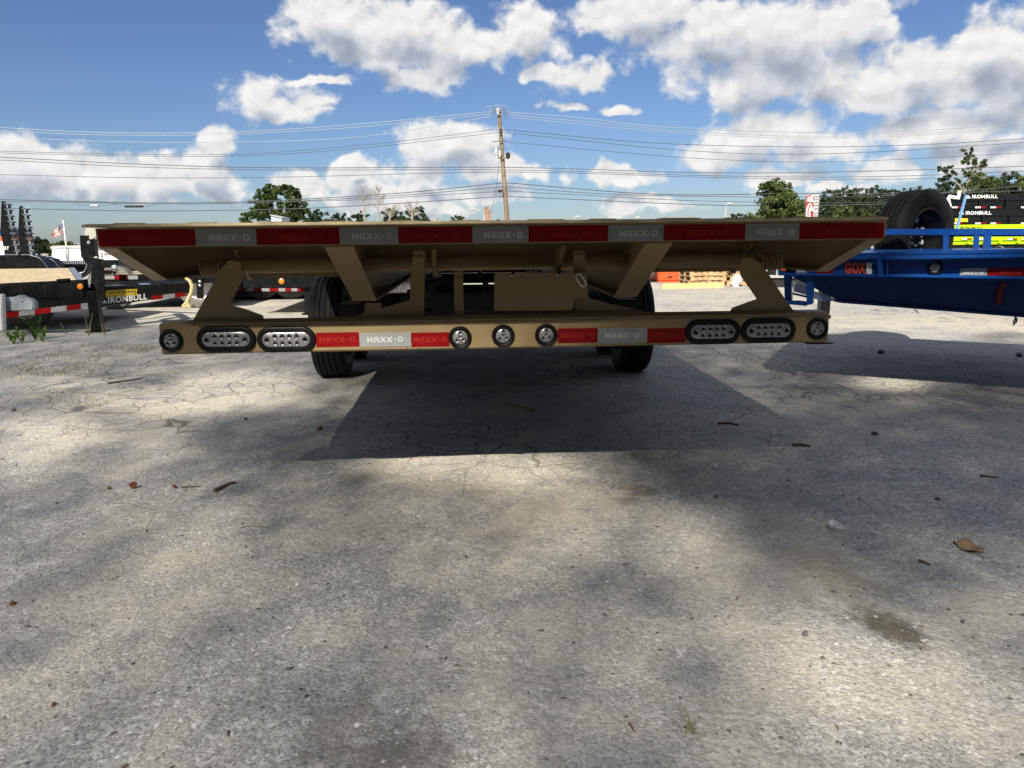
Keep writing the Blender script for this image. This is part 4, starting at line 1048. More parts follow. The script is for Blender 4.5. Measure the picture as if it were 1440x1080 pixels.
# spare wheel on the rack
sw = thing('spare_wheel', 'large black spare wheel standing on the blue trailer deck', 'wheel', at(1283, 372, 5.95))
sc_ = at(1286, 333.5, 5.9)
axn = Vector((-0.34, -0.94, 0.0)).normalized()
wa = Vector((0.42, -0.90, 0)).normalized()
t_ = MB().lathe(sc_, wa, tyre_profile(.385, .25, .235), 72, closed=True).build('tyre', RUB, sw, smooth=True)
h = .125
MB().lathe(sc_, wa, [(h*.92, .245), (h*.86, .222), (h*.2, .20), (-h*.2, .185), (-h*.25, .10), (h*.1, .085), (h*.15, .06), (h*.1, 0)], 40).build('rim', BLK, sw, smooth=True)
aa = wa.cross(Vector((0, 0, 1))).normalized()
for i in range(8):
    t = 2*pi*i/8+.3
    MB().lathe(sc_+wa*(-h*.18)+aa*(cos(t)*.145)+Vector((0, 0, sin(t)*.145)), wa, [(0, .022), (.006, .02), (.006, 0)], 16).build('hand_hole', WHITE, sw)
for i in range(8):
    t = 2*pi*i/8
    MB().lathe(sc_+wa*(h*.1)+aa*(cos(t)*.07)+Vector((0, 0, sin(t)*.07)), wa, [(0, .009), (.01, .009), (.011, 0)], 8).build('wheel_nut', STEEL, sw)

# ------------------------------------------------------------------ dump bodies and lime trailer behind
YDp = 24
def dump(label, x0, y0, y1, m, stripe_y, letx, lety, letm, back=3.2, nm='dump_bin', emblem=True):
    A = at(x0, y0, YDp); B = at(1560, y0, YDp); z0 = at(1380, y1, YDp).z
    t = thing(nm, label, 'dump body', ((A.x+B.x)/2, YDp+back/2, z0), 'dump bodies stacked at the right')
    MB().box(A.x, B.x, YDp, YDp+back, z0, A.z-.0).build('side_panel', m, t, bevel=.02)
    zs = at(1380, y0+(y1-y0)*.38, YDp).z
    MB().box(A.x-.03, B.x, YDp-.06, YDp-.005, zs-.03, zs+.03).build('top_ledge', m, t)
    for i in range(9):
        x = A.x+.15+i*.95
        MB().box(x, x+.06, YDp-.05, YDp-.005, z0+.03, zs-.035).build('side_rib', m, t)
    xs_ = [1339, 1371.5, 1393, 1436] if m is BLK else [1353, 1416]
    for x in xs_:
        for j, (mm, n_) in enumerate(((WHITE, 'white_tape'), (TAPR, 'red_tape'))):
            p0, p1 = at(x+j*7.5, stripe_y, YDp-.07), at(x+7.5+j*7.5, stripe_y, YDp-.07)
            MB().box(p0.x, p1.x, YDp-.075, YDp-.062, p0.z-.05, p0.z).build(n_, mm, t)
    lettering('IRONBULL', at(letx, lety, YDp-.06), at(letx+36, lety-.3, YDp-.06), at(letx, lety-5, YDp-.06), letm, t, .004, .035, 'maker_lettering')
    if emblem: bull(lambda x, y: at(x, y, YDp-.06), letx-5.5, lety-2.2, 4, t, letm)
    return t
d1_ = dump('upper black dump body of the stack, its white lettering near the top', 1333, 272.5, 293.8, BLK, 290.5, 1367, 279, LETW)
d2_ = dump('lower black dump body of the stack, with a yellow decal', 1338, 294, 315.8, BLK, 313, 1358, 302, LETW)
q = [at(x, y, YDp-.08) for x, y in ((1343, 312), (1361, 312), (1361, 307), (1343, 307))]
MB().slab(q, .01).build('yellow_decal', YEL, d2_)
d3_ = thing('dump_trailer', 'lime yellow dump trailer standing beneath the black dump bodies', 'dump trailer', (at(1400, 345, YDp).x, YDp+1.2, 0))
A, B = at(1341, 316, YDp), at(1560, 316, YDp)
MB().box(A.x, B.x, YDp, YDp+3.0, .65, A.z).build('side_panel', LIME, d3_, bevel=.02)
zs = at(1380, 323.5, YDp).z
MB().box(A.x-.05, B.x, YDp-.08, YDp-.005, zs, A.z-.01).build('top_rail', LIME, d3_)
zs2 = at(1380, 338, YDp).z
MB().box(A.x, B.x, YDp-.06, YDp-.005, zs2, zs-.35).build('mid_band', LIME, d3_)
lettering('IRONBULL', at(1350, 325, YDp-.09), at(1383, 325, YDp-.09), at(1350, 319, YDp-.09), INK, d3_, .004, .03, 'maker_lettering')
for x in (1353, 1377, 1417, 1438):
    for j, (mm, n_) in enumerate(((WHITE, 'white_tape'), (TAPR, 'red_tape'))):
        p0, p1 = at(x+j*7, 335, YDp-.07), at(x+7+j*7, 335, YDp-.07)
        MB().box(p0.x, p1.x, YDp-.075, YDp-.062, p0.z-.05, p0.z).build(n_, mm, d3_)
for x in (1360, 1382, 1404, 1430):
    p0 = at(x, 340, YDp); MB().box(p0.x-.05, p0.x+.05, YDp-.1, YDp-.005, .7, zs-.36).build('side_rib', LIME, d3_)
MB().box(A.x, B.x, YDp+.1, YDp+2.9, .45, .64).build('chassis', BLK, d3_)
for x in (1385, 1402): wheel(d3_, (at(x, 350, YDp+.2).x, YDp+.2, .38), (0, 1, 0), seg=24, grooves=False)
p = at(1326, 279, YDp)
ta = tag(MB().lathe(at(1320, 281, YDp+.5), (1, -.2, -.1), [(-.35, .1), (-.33, .2), (.3, .22), (.33, .1)], 16).build('tarp_roll', BLKM, None, smooth=True), 'dark rolled tarp at the front of the upper black dump body', 'tarp')
tag(MB().tube([at(1349, 268, YDp-.1), at(1347.5, 278.5, YDp-.1), at(1335, 276.5, YDp-.1), at(1333, 281, YDp-.1), at(1335, 290, YDp-.1), at(1333.5, 294, YDp-.1)], .07, 8)  .build('tarp_bow', WHITE, None, smooth=True), 'white bent tarp arm before the black dump bodies', 'tarp arm')

# ------------------------------------------------------------------ pallets, lumber, orange machine beyond
def pallet(x, y, z, lbl, ang=0.0, L=.78, Wd=.8):
    t = thing('pallet', lbl, 'pallet', (x, y, z), 'wooden pallets on the lot')
    ca, sa = cos(ang), sin(ang)
    def bx(x0, x1, y0, y1, z0, z1, nm):
        P = []
        for zz in (z0, z1):
            for a, c_ in ((x0, y0), (x1, y0), (x1, y1), (x0, y1)):
                P.append((x+a*ca-c_*sa, y+a*sa+c_*ca, z+zz))
        MB().hexa(P).build(nm, PALW, t)
    for i in range(3):
        c_ = -Wd/2+i*(Wd/2-.02)
        bx(-L/2, L/2, c_, c_+.04, .014, .078, 'stringer')
    for i in range(6):
        a = -L/2+i*(L-.09)/5
        bx(a, a+.09, -Wd/2, Wd/2, .080, .094, 'deck_board')
    for i in range(3):
        a = -L/2+i*(L-.09)/2
        bx(a, a+.09, -Wd/2, Wd/2, 0, .012, 'bottom_board')
    return t
gp = atZ(996, 402); names = ['bottom', 'second', 'third', 'fourth', 'top']
for i in range(4):
    pallet(gp.x+rnd.uniform(-.03, .03), gp.y+.4, .005+i*.098, ['lowest pallet of the stack before the orange machine', 'second pallet up in the stack before the orange machine', 'third pallet up in the stack before the orange machine', 'topmost pallet of the stack before the orange machine'][i], rnd.uniform(-.05, .05))
gq = atZ(1048, 402)
for i in range(3):
    pallet(gq.x+.05*i, gq.y+.4, .003+i*.098, ['lowest pallet of the stack with white wrap hung on it', 'middle pallet of the stack with white wrap hung on it', 'topmost pallet of the stack with white wrap hung on it'][i], .03*i)
wr = at(1036.5, 395, gq.y-.18)
b = MB(); rr = random.Random(3)
b.tube([wr+Vector((rr.uniform(-.04, .04), rr.uniform(-.03, .03), .12-.06*i)) for i in range(6)], [.05, .1, .085, .11, .07, .04], 9)
tag(b.build('plastic_wrap', WHITE, None, smooth=True), 'crumpled white plastic wrap hanging on a short pallet stack', 'plastic wrap')
lt = thing('lumber', 'yellow pine planks lying on the ground before the pallets', 'lumber', atZ(975, 405.5))
for i, (a, c_, y) in enumerate(((931, 1016, 405.6), (934, 974, 403.8), (960, 1015, 403.6))):
    p0, p1 = atZ(a, y), atZ(c_, y-.6)
    MB().bar((p0.x, p0.y, .04+.0*i), (p1.x, p1.y, .04), .12, .075).build('plank', LUMB, lt)
og = thing('orange_machine', 'orange wheeled machine with pale dusty wheels behind the pallets', 'machine', atZ(960, 400))
Yo = 16.3
MB().prism([at(x, y, Yo) for x, y in ((921, 376), (972, 376), (962, 384), (957, 386), (957, 396), (927, 396), (925, 384))], (0, 1.6, 0)).build('body', ORANGE, og, bevel=.03)
MB().prism([at(x, y, Yo-.02) for x, y in ((926, 395), (962, 395), (962, 397), (926, 397))], (0, .1, 0)).build('lower_rail', ORANGE, og)
pp([(939, 388.5), (945, 388.5), (945, 389.7), (939, 389.7)], Yo-.03, .02, 'handle_slot', INK, og)
MB().box(at(915, 380, Yo).x, at(1035, 380, Yo).x, Yo+.1, Yo+1.6, .75, 1.15).build('upper_deck', ORANGE, og, bevel=.03)
for x, rr_ in ((893.5, .46), (981, .29)):
    wheel(og, (at(x, 385, Yo+.05).x, Yo+.05, rr_), (0, 1, 0), R=rr_, wd=.3, rim=rr_*.56, tm=mat('pale_dusty_tyre', (.42, .40, .36), .9), rm=WHITE, seg=32, grooves=False)
pp([(944, 396.5), (958, 396.5), (955, 399.5), (947, 399.5)], Yo+.2, .3, 'axle_housing', BLK, og)
gm_ = thing('grey_machine', 'grey metal hitch equipment standing between the two pallet stacks', 'equipment', atZ(1018, 399))
MB().prism([at(x, y, 16.8) for x, y in ((1006, 378), (1012, 378), (1013, 384), (1010, 393), (1005, 394))], (0, .3, 0)).build('upright', BLKM, gm_)
MB().prism([at(x, y, 16.8) for x, y in ((1011, 386), (1020, 383), (1027, 388), (1024, 395), (1014, 396))], (0, .4, 0)).build('hood', GALV, gm_, bevel=.04)
MB().tube([at(1008, 380, 16.9), at(1022, 379, 16.9), at(1022, 386, 16.9)], .05, 8).build('arm', STEEL, gm_, smooth=True)
MB().box(at(1005, 390, 16.9).x, at(1026, 390, 16.9).x, 16.9, 17.4, 0, .12).build('skid', BLKM, gm_)
# dark trailer low behind the blue one
dt = thing('dark_trailer', 'dark trailer with a pale deck edge seen beyond the blue hanging frame', 'trailer', atZ(1095, 407))
pp([(1078, 387.5), (1230, 387), (1230, 390), (1078, 390.8)], 14.2, 2.2, 'deck', GREYP, dt)
pp([(1080, 391), (1230, 390.5), (1230, 402), (1080, 404)], 14.25, .1, 'side_rail', BLKM, dt)
for x in (1100, 1130): wheel(dt, (at(x, 395, 14.5).x, 14.5, .3), (0, 1, 0), R=.3, wd=.2, rim=.17, seg=24, grooves=False)

# ------------------------------------------------------------------ utility pole, wires, lamps, signs
YP = 55
pole = thing('utility_pole', 'tall leaning wooden utility pole with insulators and a grey transformer can', 'utility pole', (at(714, 330, YP).x, YP, 0))
pt, pb = at(701.5, 153, YP), at(713.3, 313, YP)
foot = pb+(pb-pt)*(pb.z/(pt.z-pb.z))
MB().tube([foot, pt], .20, 12, r1=.13).build('shaft', POLEW, pole, smooth=True)
def pq(x, y, d=-.3): return at(x, y, YP)+Vector((0, d, 0))
for y0, sx in ((154, -1), (157.5, -1), (161.5, -1), (154, 1), (157.5, 1), (161.5, 1)):
    for k in range(3):
        MB().lathe(pq(702+sx*(5+k*2.6), y0+abs(k)*.5), (1, 0, 0), [(-.02, .03), (-.015, .09), (.015, .09), (.02, .03)], 10).build('insulator', WIREM, pole)
    MB().tube([pq(702, y0), pq(702+sx*14, y0+1.4)], .02, 5).build('insulator_rod', WIREB, pole)
MB().tube([pq(682, 152), pq(690, 150.5), pq(703, 149), pq(711, 150), pq(713, 153)], .02, 5).build('jumper_wire', WIREB, pole)
MB().prism([pq(x, y) for x, y in ((696, 153), (702.5, 152.5), (701, 163), (698, 160))], (0, .1, 0)).build('cap_plate', GREYP, pole)
MB().prism([pq(x, y) for x, y in ((702.5, 182), (706, 182), (706, 189), (703.5, 190))], (0, .12, 0)).build('bracket', BLKM, pole)
MB().tube([pq(692, 200), pq(712, 198.5)], .03, 6).build('spacer_arm', WIREM, pole)
MB().lathe(pq(697.5, 213, -.5), (0, 0, 1), [(-.35, .0), (-.34, .2), (.28, .2), (.34, .15), (.36, 0)], 16).build('transformer_can', GALV, pole, smooth=True)
MB().lathe(pq(702, 217, -.45), (0, 0, 1), [(-.2, 0), (-.2, .1), (.2, .1), (.22, 0)], 12).build('cutout', WHITE, pole, smooth=True)
MB().bar(pq(700, 222.5), pq(716, 223.5), .1, .08).build('cross_arm', POLEW, pole)
MB().lathe(pq(714, 219, -.3), (0, 0, 1), [(-.18, .0), (-.18, .16), (.12, .17), (.2, .06), (.2, 0)], 12).build('recloser', BLKM, pole, smooth=True)
MB().box(pq(700, 268).x, pq(706.5, 268).x, YP-.5, YP-.3, pq(700, 271).z, pq(700, 267.5).z).build('splice_box', BLKM, pole)
MB().tube([pq(702, 226, -.2), pq(698, 262, -.2), pq(690.5, 300, -.2)], .016, 5).build('ground_wire', WIREM, pole)

def catmull(pts, n=8):
    P = [2*pts[0]-pts[1]]+pts+[2*pts[-1]-pts[-2]]; out = []
    for i in range(1, len(P)-2):
        for k in range(n):
            t = k/n; a, b_, c_, d_ = P[i-1], P[i], P[i+1], P[i+2]
            out.append(0.5*((2*b_)+(c_-a)*t+(2*a-5*b_+4*c_-d_)*t*t+(3*b_-a-3*c_+d_)*t*t*t))
    out.append(P[-2]); return out
Lw = [  # pixel points left of the pole, top to bottom, then radius, material
 ([(-160, 168), (10, 180), (150, 186.5), (320, 186), (500, 175), (690, 157)], .020, WIREB),
 ([(-160, 172), (10, 184), (150, 190), (320, 189), (500, 179), (690, 160.5)], .018, WIREB),
 ([(-160, 184), (10, 193), (150, 199), (300, 200), (500, 193), (690, 164)], .016, WIREB),
 ([(-160, 205), (0, 212.5), (300, 217.5), (500, 205), (700, 182)], .014, WIREM),
 ([(-160, 207), (0, 215), (300, 220), (500, 209), (702, 186)], .014, WIREM),
 ([(-160, 214), (0, 221), (200, 231), (400, 236), (720, 235.5), (1000, 243), (1250, 240), (1600, 228)], .022, WIREM),
 ([(-160, 219), (0, 225), (200, 235), (400, 239), (720, 239), (1000, 247), (1250, 248), (1600, 233)], .018, WIREM),
 ([(-160, 242), (0, 245.5), (200, 250), (400, 249), (720, 242), (1000, 249.5), (1250, 252), (1600, 240)], .016, WIREM),
 ([(-160, 276), (0, 280.5), (200, 285), (350, 283.5), (550, 272.5), (709, 257)], .026, WIREM),
 ([(-160, 278), (0, 283), (120, 284.5), (200, 286.5), (350, 285.5), (550, 275.5), (709, 262.5)], .020, WIREM),
 ([(-160, 288), (0, 292.5), (200, 296.5), (400, 294), (550, 286.5), (711, 276)], .024, WIREM),
 ([(350, 285), (500, 281), (600, 275), (709, 269)], .018, WIREM),
]
Rw = [
 ([(706, 157), (820, 166), (920, 177.5), (1100, 185.5), (1270, 185), (1440, 173), (1620, 155)], .020, WIREB),
 ([(706, 160.5), (820, 171), (970, 185), (1170, 191.5), (1440, 179.5), (1620, 162)], .018, WIREB),
 ([(706, 163.5), (820, 175), (970, 188), (1170, 194.5), (1440, 183)], .016, WIREB),
 ([(706, 182), (920, 201), (1120, 206.5), (1280, 204), (1440, 195), (1620, 182)], .018, WIREM),
 ([(706, 186), (970, 212), (1170, 216), (1440, 200.5), (1620, 190)], .016, WIREM),
 ([(706, 199), (970, 222), (1170, 227.5), (1440, 215)], .014, WIREM),
 ([(712, 257), (920, 273), (1100, 272.5), (1300, 271.5), (1440, 268), (1620, 260)], .026, WIREM),
 ([(712, 262.5), (820, 271), (920, 275), (1080, 277), (1250, 275), (1440, 262), (1620, 252)], .020, WIREM),
 ([(712, 268.5), (820, 274.5), (970, 282), (1100, 284.5), (1250, 284), (1440, 277)], .018, WIREM),
 ([(712, 276), (970, 287.5), (1080, 289), (1220, 287.5), (1440, 281), (1620, 272)], .024, WIREM),
]
ordn = ['topmost', 'second', 'third', 'fourth', 'fifth', 'sixth', 'seventh', 'eighth', 'ninth', 'tenth', 'eleventh', 'lowest']
for i, (pts, r, m) in enumerate(Lw):
    o = MB().tube(catmull([at(x, y, YP) for x, y in pts]), r*1.15, 5).build('overhead_wire', m, None, smooth=True)
    through = pts[-1][0] > 1000
    tag(o, ['topmost pale wire running left from the pole head', 'second pale wire from the top left of the pole head', 'third pale wire from the top left of the pole head', 'upper of the two thin dark wires left of the pole below its head', 'lower of the two thin dark wires left of the pole below its head', 'upper wire of the long set passing behind the pole at the height of its transformer', 'middle wire of the long set passing behind the pole under its transformer', 'lowest wire of the long set passing behind the pole under its transformer', 'thick dark cable left of the pole just above the trailer trees', 'thin cable slung just under the thick cable left of the pole', 'lowest dark cable left of the pole', 'short cable meeting the small black splice box left of the pole'][i], 'wire', 'overhead wires')
for i, (pts, r, m) in enumerate(Rw):
    o = MB().tube(catmull([at(x, y, YP) for x, y in pts]), r*1.15, 5).build('overhead_wire', m, None, smooth=True)
    tag(o, ['topmost pale wire running right from the pole head', 'second pale wire from the top right of the pole head', 'third pale wire from the top right of the pole head', 'upper dark wire right of the pole from the bracket below its head', 'second dark wire right of the pole from the bracket below its head', 'thin dark wire right of the pole from its small spacer arm', 'thick dark cable right of the pole below its transformer', 'second cable right of the pole rising again toward the right edge', 'thin third cable right of the pole under its transformer', 'lowest dark cable right of the pole, just above the tan deck'][i], 'wire', 'overhead wires')
for (px, py, m, lb) in ((133, 289.2, GALV, 'grey splice closure slung on the cable left of the pole'), (188.5, 290.3, BLKM, 'black splice closure slung on the cable left of the pole')):
    c = at(px, py, YP); wd = .32 if m is GALV else .68
    tag(MB().tube([c+Vector((-wd, 0, 0)), c+Vector((-wd*.9, 0, 0)), c+Vector((wd*.9, 0, 0)), c+Vector((wd, 0, 0))], [.03, .085, .085, .03], 10).build('splice_closure', m, None, smooth=True), lb, 'splice closure')
    pts = [at(px-30, py-3.0, YP), at(px-12, py-.4, YP), at(px, py, YP), at(px+13, py-.3, YP), at(px+32, py-2.4, YP)]
    tag(MB().tube(catmull(pts), .014, 5).build('cable_loop', WIREM, None, smooth=True), 'cable dipping to carry the %s splice closure' % ('grey' if m is GALV else 'black'), 'wire')
tag(MB().lathe(at(354, 283.2, YP), (1, 0, .1), [(-.35, .02), (-.2, .14), (.2, .14), (.45, .02)], 10).build('cable_coil', WIREM, None, smooth=True), 'small coil of slack cable on the wire left of the pine', 'cable coil')

# brown sign post, street lamp
sp_ = thing('sign_post', 'brown blank slab sign post beside the utility pole', 'sign', (at(686, 320, 62).x, 62, 0))
A = at(681, 290, 62); B = at(687, 294, 62); B2 = at(690, 294, 62)
MB().box(A.x, B.x, 62, 62.4, 0, A.z).build('tall_slab', mat('brown_sign', (.30, .19, .13), .8), sp_)
MB().box(B.x+.005, B2.x, 62.05, 62.35, 0, B2.z).build('short_slab', MATS['brown_sign'], sp_)
def street_lamp(x, ytop, Y, lbl, side, arm, hook=True):
    t = thing('street_lamp', lbl, 'street lamp', (at(x, 320, Y).x, Y, 0), 'far street lamps')
    c = at(x, ytop, Y)
    MB().tube([(c.x, Y, 0), c], .07, 8).build('column', GREYP, t, smooth=True)
    e = at(x+side*arm, ytop-arm*.35, Y)
    MB().tube([c, c.lerp(e, .5)+Vector((0, 0, .12)), e], .05, 6).build('arm', GREYP, t, smooth=True)
    MB().lathe(e, (side, 0, -.1), [(-.2, .03), (-.1, .09), (.25, .10), (.35, .02)], 10).build('lamp_head', GREYP, t, smooth=True)
street_lamp(681, 300, 61, 'street lamp with a long curved arm beside the brown slab sign', -1, 15)
street_lamp(808, 306, 80, 'small far street lamp right of the utility pole', 1, 4)
street_lamp(895, 306, 80, 'tiny far street lamp before the grey flat roof', 1, 1.5)
street_lamp(1021, 288, 70, 'distant bare lamp column left of the broad green tree', 1, 5)
tp_ = thing('far_pole', 'tiny distant cross-armed pole between the dead trees and the utility pole', 'utility pole', (at(615, 320, 120).x, 120, 0))
c = at(615, 306, 120); MB().tube([(c.x, 120, 0), c], .12, 6).build('shaft', POLEW, tp_)
MB().bar(c+Vector((-.5, 0, -.25)), c+Vector((.5, 0, -.25)), .1, .1).build('cross_arm', POLEW, tp_)
# red sign with white script marks
Ysg = 58
sg = thing('roadside_sign', 'tall red slab sign with white curling marks and a grey side', 'sign', (at(1143, 320, Ysg).x, Ysg, 0))
def sgp(x, y): return at(x, y, Ysg)
z_ = Vector((0, 0, 0))
front = [sgp(1130.5, 312), sgp(1142.5, 312), sgp(1144.5, 273), sgp(1133.5, 275.5)]
for k in (0, 1): front[k] = Vector((front[k].x, Ysg, 0))
MB().prism(front, (0.55, .9, 0)).build('cabinet', GREYP, sg)
fr = [sgp(1130.7, 313), sgp(1142.3, 313), sgp(1144.3, 273.4), sgp(1133.7, 275.9)]
MB().prism([p+Vector((0, -.05, 0)) for p in fr], (0, .04, 0)).build('red_face', REDM, sg)
def stroke(pts, r): MB().tube([sgp(x, y)+Vector((0, -.09, 0)) for x, y in pts], r, 6).build('white_mark', WHITE, sg, smooth=True)
stroke([(1136, 276.5), (1135.2, 283), (1137.5, 285.5), (1138.5, 281), (1139, 276)], .065)
stroke([(1142.5, 274.5), (1140.6, 279), (1141.2, 284), (1143, 284.5)], .09)
stroke([(1133.2, 305), (1133.6, 296), (1135, 291), (1137.2, 287.5), (1139.8, 288), (1140, 291)], .08)
stroke([(1137.3, 306), (1137.8, 297), (1138.6, 292)], .09)
stroke([(1138.6, 292), (1142.2, 293.5), (1140.6, 297)], .10)
# fill the grey side to its photo width
A, B = sgp(1144.6, 273), sgp(1152.5, 272.8)
MB().box(A.x, B.x, Ysg-.02, Ysg+.8, 0, A.z).build('side_panel', GREYP, sg)
# grey flat roof just over the deck
fr_ = thing('flat_roof_shed', 'low grey flat-roofed shed just showing over the tan deck edge', 'building', (at(956, 320, 40).x, 41, 0))
A, B = at(937, 305.5, 40), at(979, 303.8, 40)
MB().box(A.x+.15, B.x-.15, 40.1, 42, 0, A.z-.2).build('wall', GREYP, fr_)
MB().box(A.x, B.x, 40, 42.2, A.z-.2, A.z).build('roof', mat('shed_roof', (.2, .2, .19), .8), fr_)
# blue-white shed by the pine
sh = thing('metal_shed', 'small pale blue corrugated metal shed at the foot of the pine', 'building', (at(388, 320, 58).x, 59, 0))
A, B = at(381, 303, 58), at(396, 307, 58)
MB().prism([Vector((A.x, 58, 0)), Vector((B.x, 58, 0)), Vector((B.x, 58, B.z)), Vector((A.x, 58, A.z))], (0, 2.5, 0)).build('wall', mat('pale_blue_metal', (.42, .5, .62), .5), sh)
for i in range(7):
    x = A.x+.05+i*(B.x-A.x-.1)/6
    MB().box(x-.02, x+.02, 57.96, 57.998, .1, B.z-.15).build('rib', MATS['pale_blue_metal'], sh)
MB().prism([Vector((A.x-.05, 57.9, A.z)), Vector((B.x+.05, 57.9, B.z)), Vector((B.x+.05, 60.6, B.z)), Vector((A.x-.05, 60.6, A.z))], (0, 0, .08)).build('roof', GREYP, sh)

# ------------------------------------------------------------------ trees
def leaf_cloud(pts, size, m, name, parent, seed, flat=0.0):
    rs = np.random.RandomState(seed); n = len(pts)
    P_ = np.asarray(pts); a = rs.normal(size=(n, 3)); a[:, 2] *= (1-flat)
    a /= np.linalg.norm(a, axis=1)[:, None]
    b_ = rs.normal(size=(n, 3)); b_ -= a*(a*b_).sum(1)[:, None]; b_ /= np.linalg.norm(b_, axis=1)[:, None]
    s1 = size*rs.uniform(.55, 1.25, (n, 1)); s2 = s1*rs.uniform(.5, .9, (n, 1))
    off = base(parent); P_ = P_-np.array(off)
    V = np.stack([P_-a*s1, P_-b_*s2*.8, P_+a*s1, P_+b_*s2], 1).reshape(-1, 3)
    me = bpy.data.meshes.new(name)
    me.from_pydata(V.tolist(), [], np.arange(4*n).reshape(-1, 4).tolist())
    me.materials.append(m)
    o = bpy.data.objects.new(name, me); C.objects.link(o)
    if parent: o.parent = parent
    BASE[o.name] = Vector(off)
    return o
def lobe_points(lobes, n, seed, shell=0.55):
    rs = np.random.RandomState(seed); out = []
    wts = np.array([l[3]*l[4]*l[5] for l in lobes])**.7; wts /= wts.sum()
    for (cx, cy, cz, rx, ry, rz), wgt in zip(lobes, wts):
        k = max(8, int(n*wgt)); d = rs.normal(size=(k, 3)); d /= np.linalg.norm(d, axis=1)[:, None]
        # clumps on the lobe surface
        ncl = max(5, k//26); cd = rs.normal(size=(ncl, 3)); cd /= np.linalg.norm(cd, axis=1)[:, None]
        cr = rs.uniform(shell, 1.05, ncl)
        ci = rs.randint(0, ncl, k)
        p = cd[ci]*cr[ci][:, None]+d*rs.uniform(0, .30, (k, 1))
        out.append(p*np.array([rx, ry, rz])+np.array([cx, cy, cz]))
    return np.concatenate(out)
tree_n = [0]
def tree(lbl, px, ytop, hw, D, m, kindname='tree', nlobes=11, ybase=None, trunk_from=.25, leaf=None, n=1500, group='trees beyond the lot', flat=0):
    tree_n[0] += 1; seed = 100+tree_n[0]; rs = random.Random(seed)
    top = at(px, ytop, D); s = 1/ (1000/D)
    Wd = hw*s; Ht = top.z
    t = thing(kindname, lbl, 'tree', (top.x, D, 0), group)
    lobes = []
    zlo = Ht*trunk_from
    for i in range(nlobes):
        f = (i+.5)/nlobes
        z = zlo+(Ht-zlo)*(f*.86+.02)
        ww = Wd*(1-.42*max(0, f-.4)/.6)
        r_ = ww*rs.uniform(.55, .8)
        lobes.append((top.x+rs.uniform(-1, 1)*(ww-r_*.8), D+rs.uniform(-1, 1)*(ww-r_*.8), min(z, Ht-r_*.6), r_, r_, r_*rs.uniform(.6, .85)))
    lobes.append((top.x, D, Ht-Wd*.3, Wd*.45, Wd*.45, Wd*.3))
    pts = lobe_points(lobes, n, seed)
    pts = pts[pts[:, 2] > .3]
    leaf_cloud(pts, leaf or max(.16, Wd*.06), m, 'crown', t, seed)
    b = MB(); b.tube([(top.x, D, 0), (top.x+rs.uniform(-.1, .1)*Wd, D, Ht*.45), (top.x, D, Ht*.85)], [max(.12, Ht*.03), max(.08, Ht*.02), .03], 8)
    for l in lobes[::2]:
        b.tube([(top.x, D, max(.4*l[2], l[2]-1.2)), (l[0], l[1], l[2])], .05, 5, r1=.02)
    b.build('trunk', BARK, t, smooth=True)
    return t
# pine with two heads left of the pole
pine = thing('pine_tree', 'tall pine with two rounded green heads left of the utility pole', 'tree', (at(400, 320, 62).x, 62, 0), 'trees beyond the lot')
s62 = .062
def lobepx(px, py, rx, ry, D, dd=0): 
    p = at(px, py, D); s = D/1000; return (p.x, D+dd, p.z, rx*s, (rx+ry)/2*s, ry*s)
Lb = [lobepx(*a, 62) for a in ((376, 276, 15, 10), (370, 289, 13, 8), (405, 268, 13, 8), (413, 278, 14, 9), (420, 290, 12, 8), (427, 298, 8, 6), (382, 265, 10, 6), (398, 290, 10, 7), (365, 300, 14, 8), (350, 304, 10, 6), (410, 305, 14, 8), (388, 303, 14, 8), (403, 264, 8, 4))]
leaf_cloud(lobe_points(Lb, 9000, 5), .14, LEAF_A, 'crown', pine, 6)
b = MB()
for x in (384, 408):
    b.tube([Vector((at(x, 320, 62).x, 62, 0)), at(x, 305, 62), at(x-2, 275, 62)], [.16, .13, .05], 8)
for l in Lb: b.tube([Vector((at(384 if l[0] < at(396, 300, 62).x else 408, 320, 62).x, 62, l[2]-.5)), Vector(l[:3])], .05, 5, r1=.02)
b.build('trunk', BARK, pine, smooth=True)
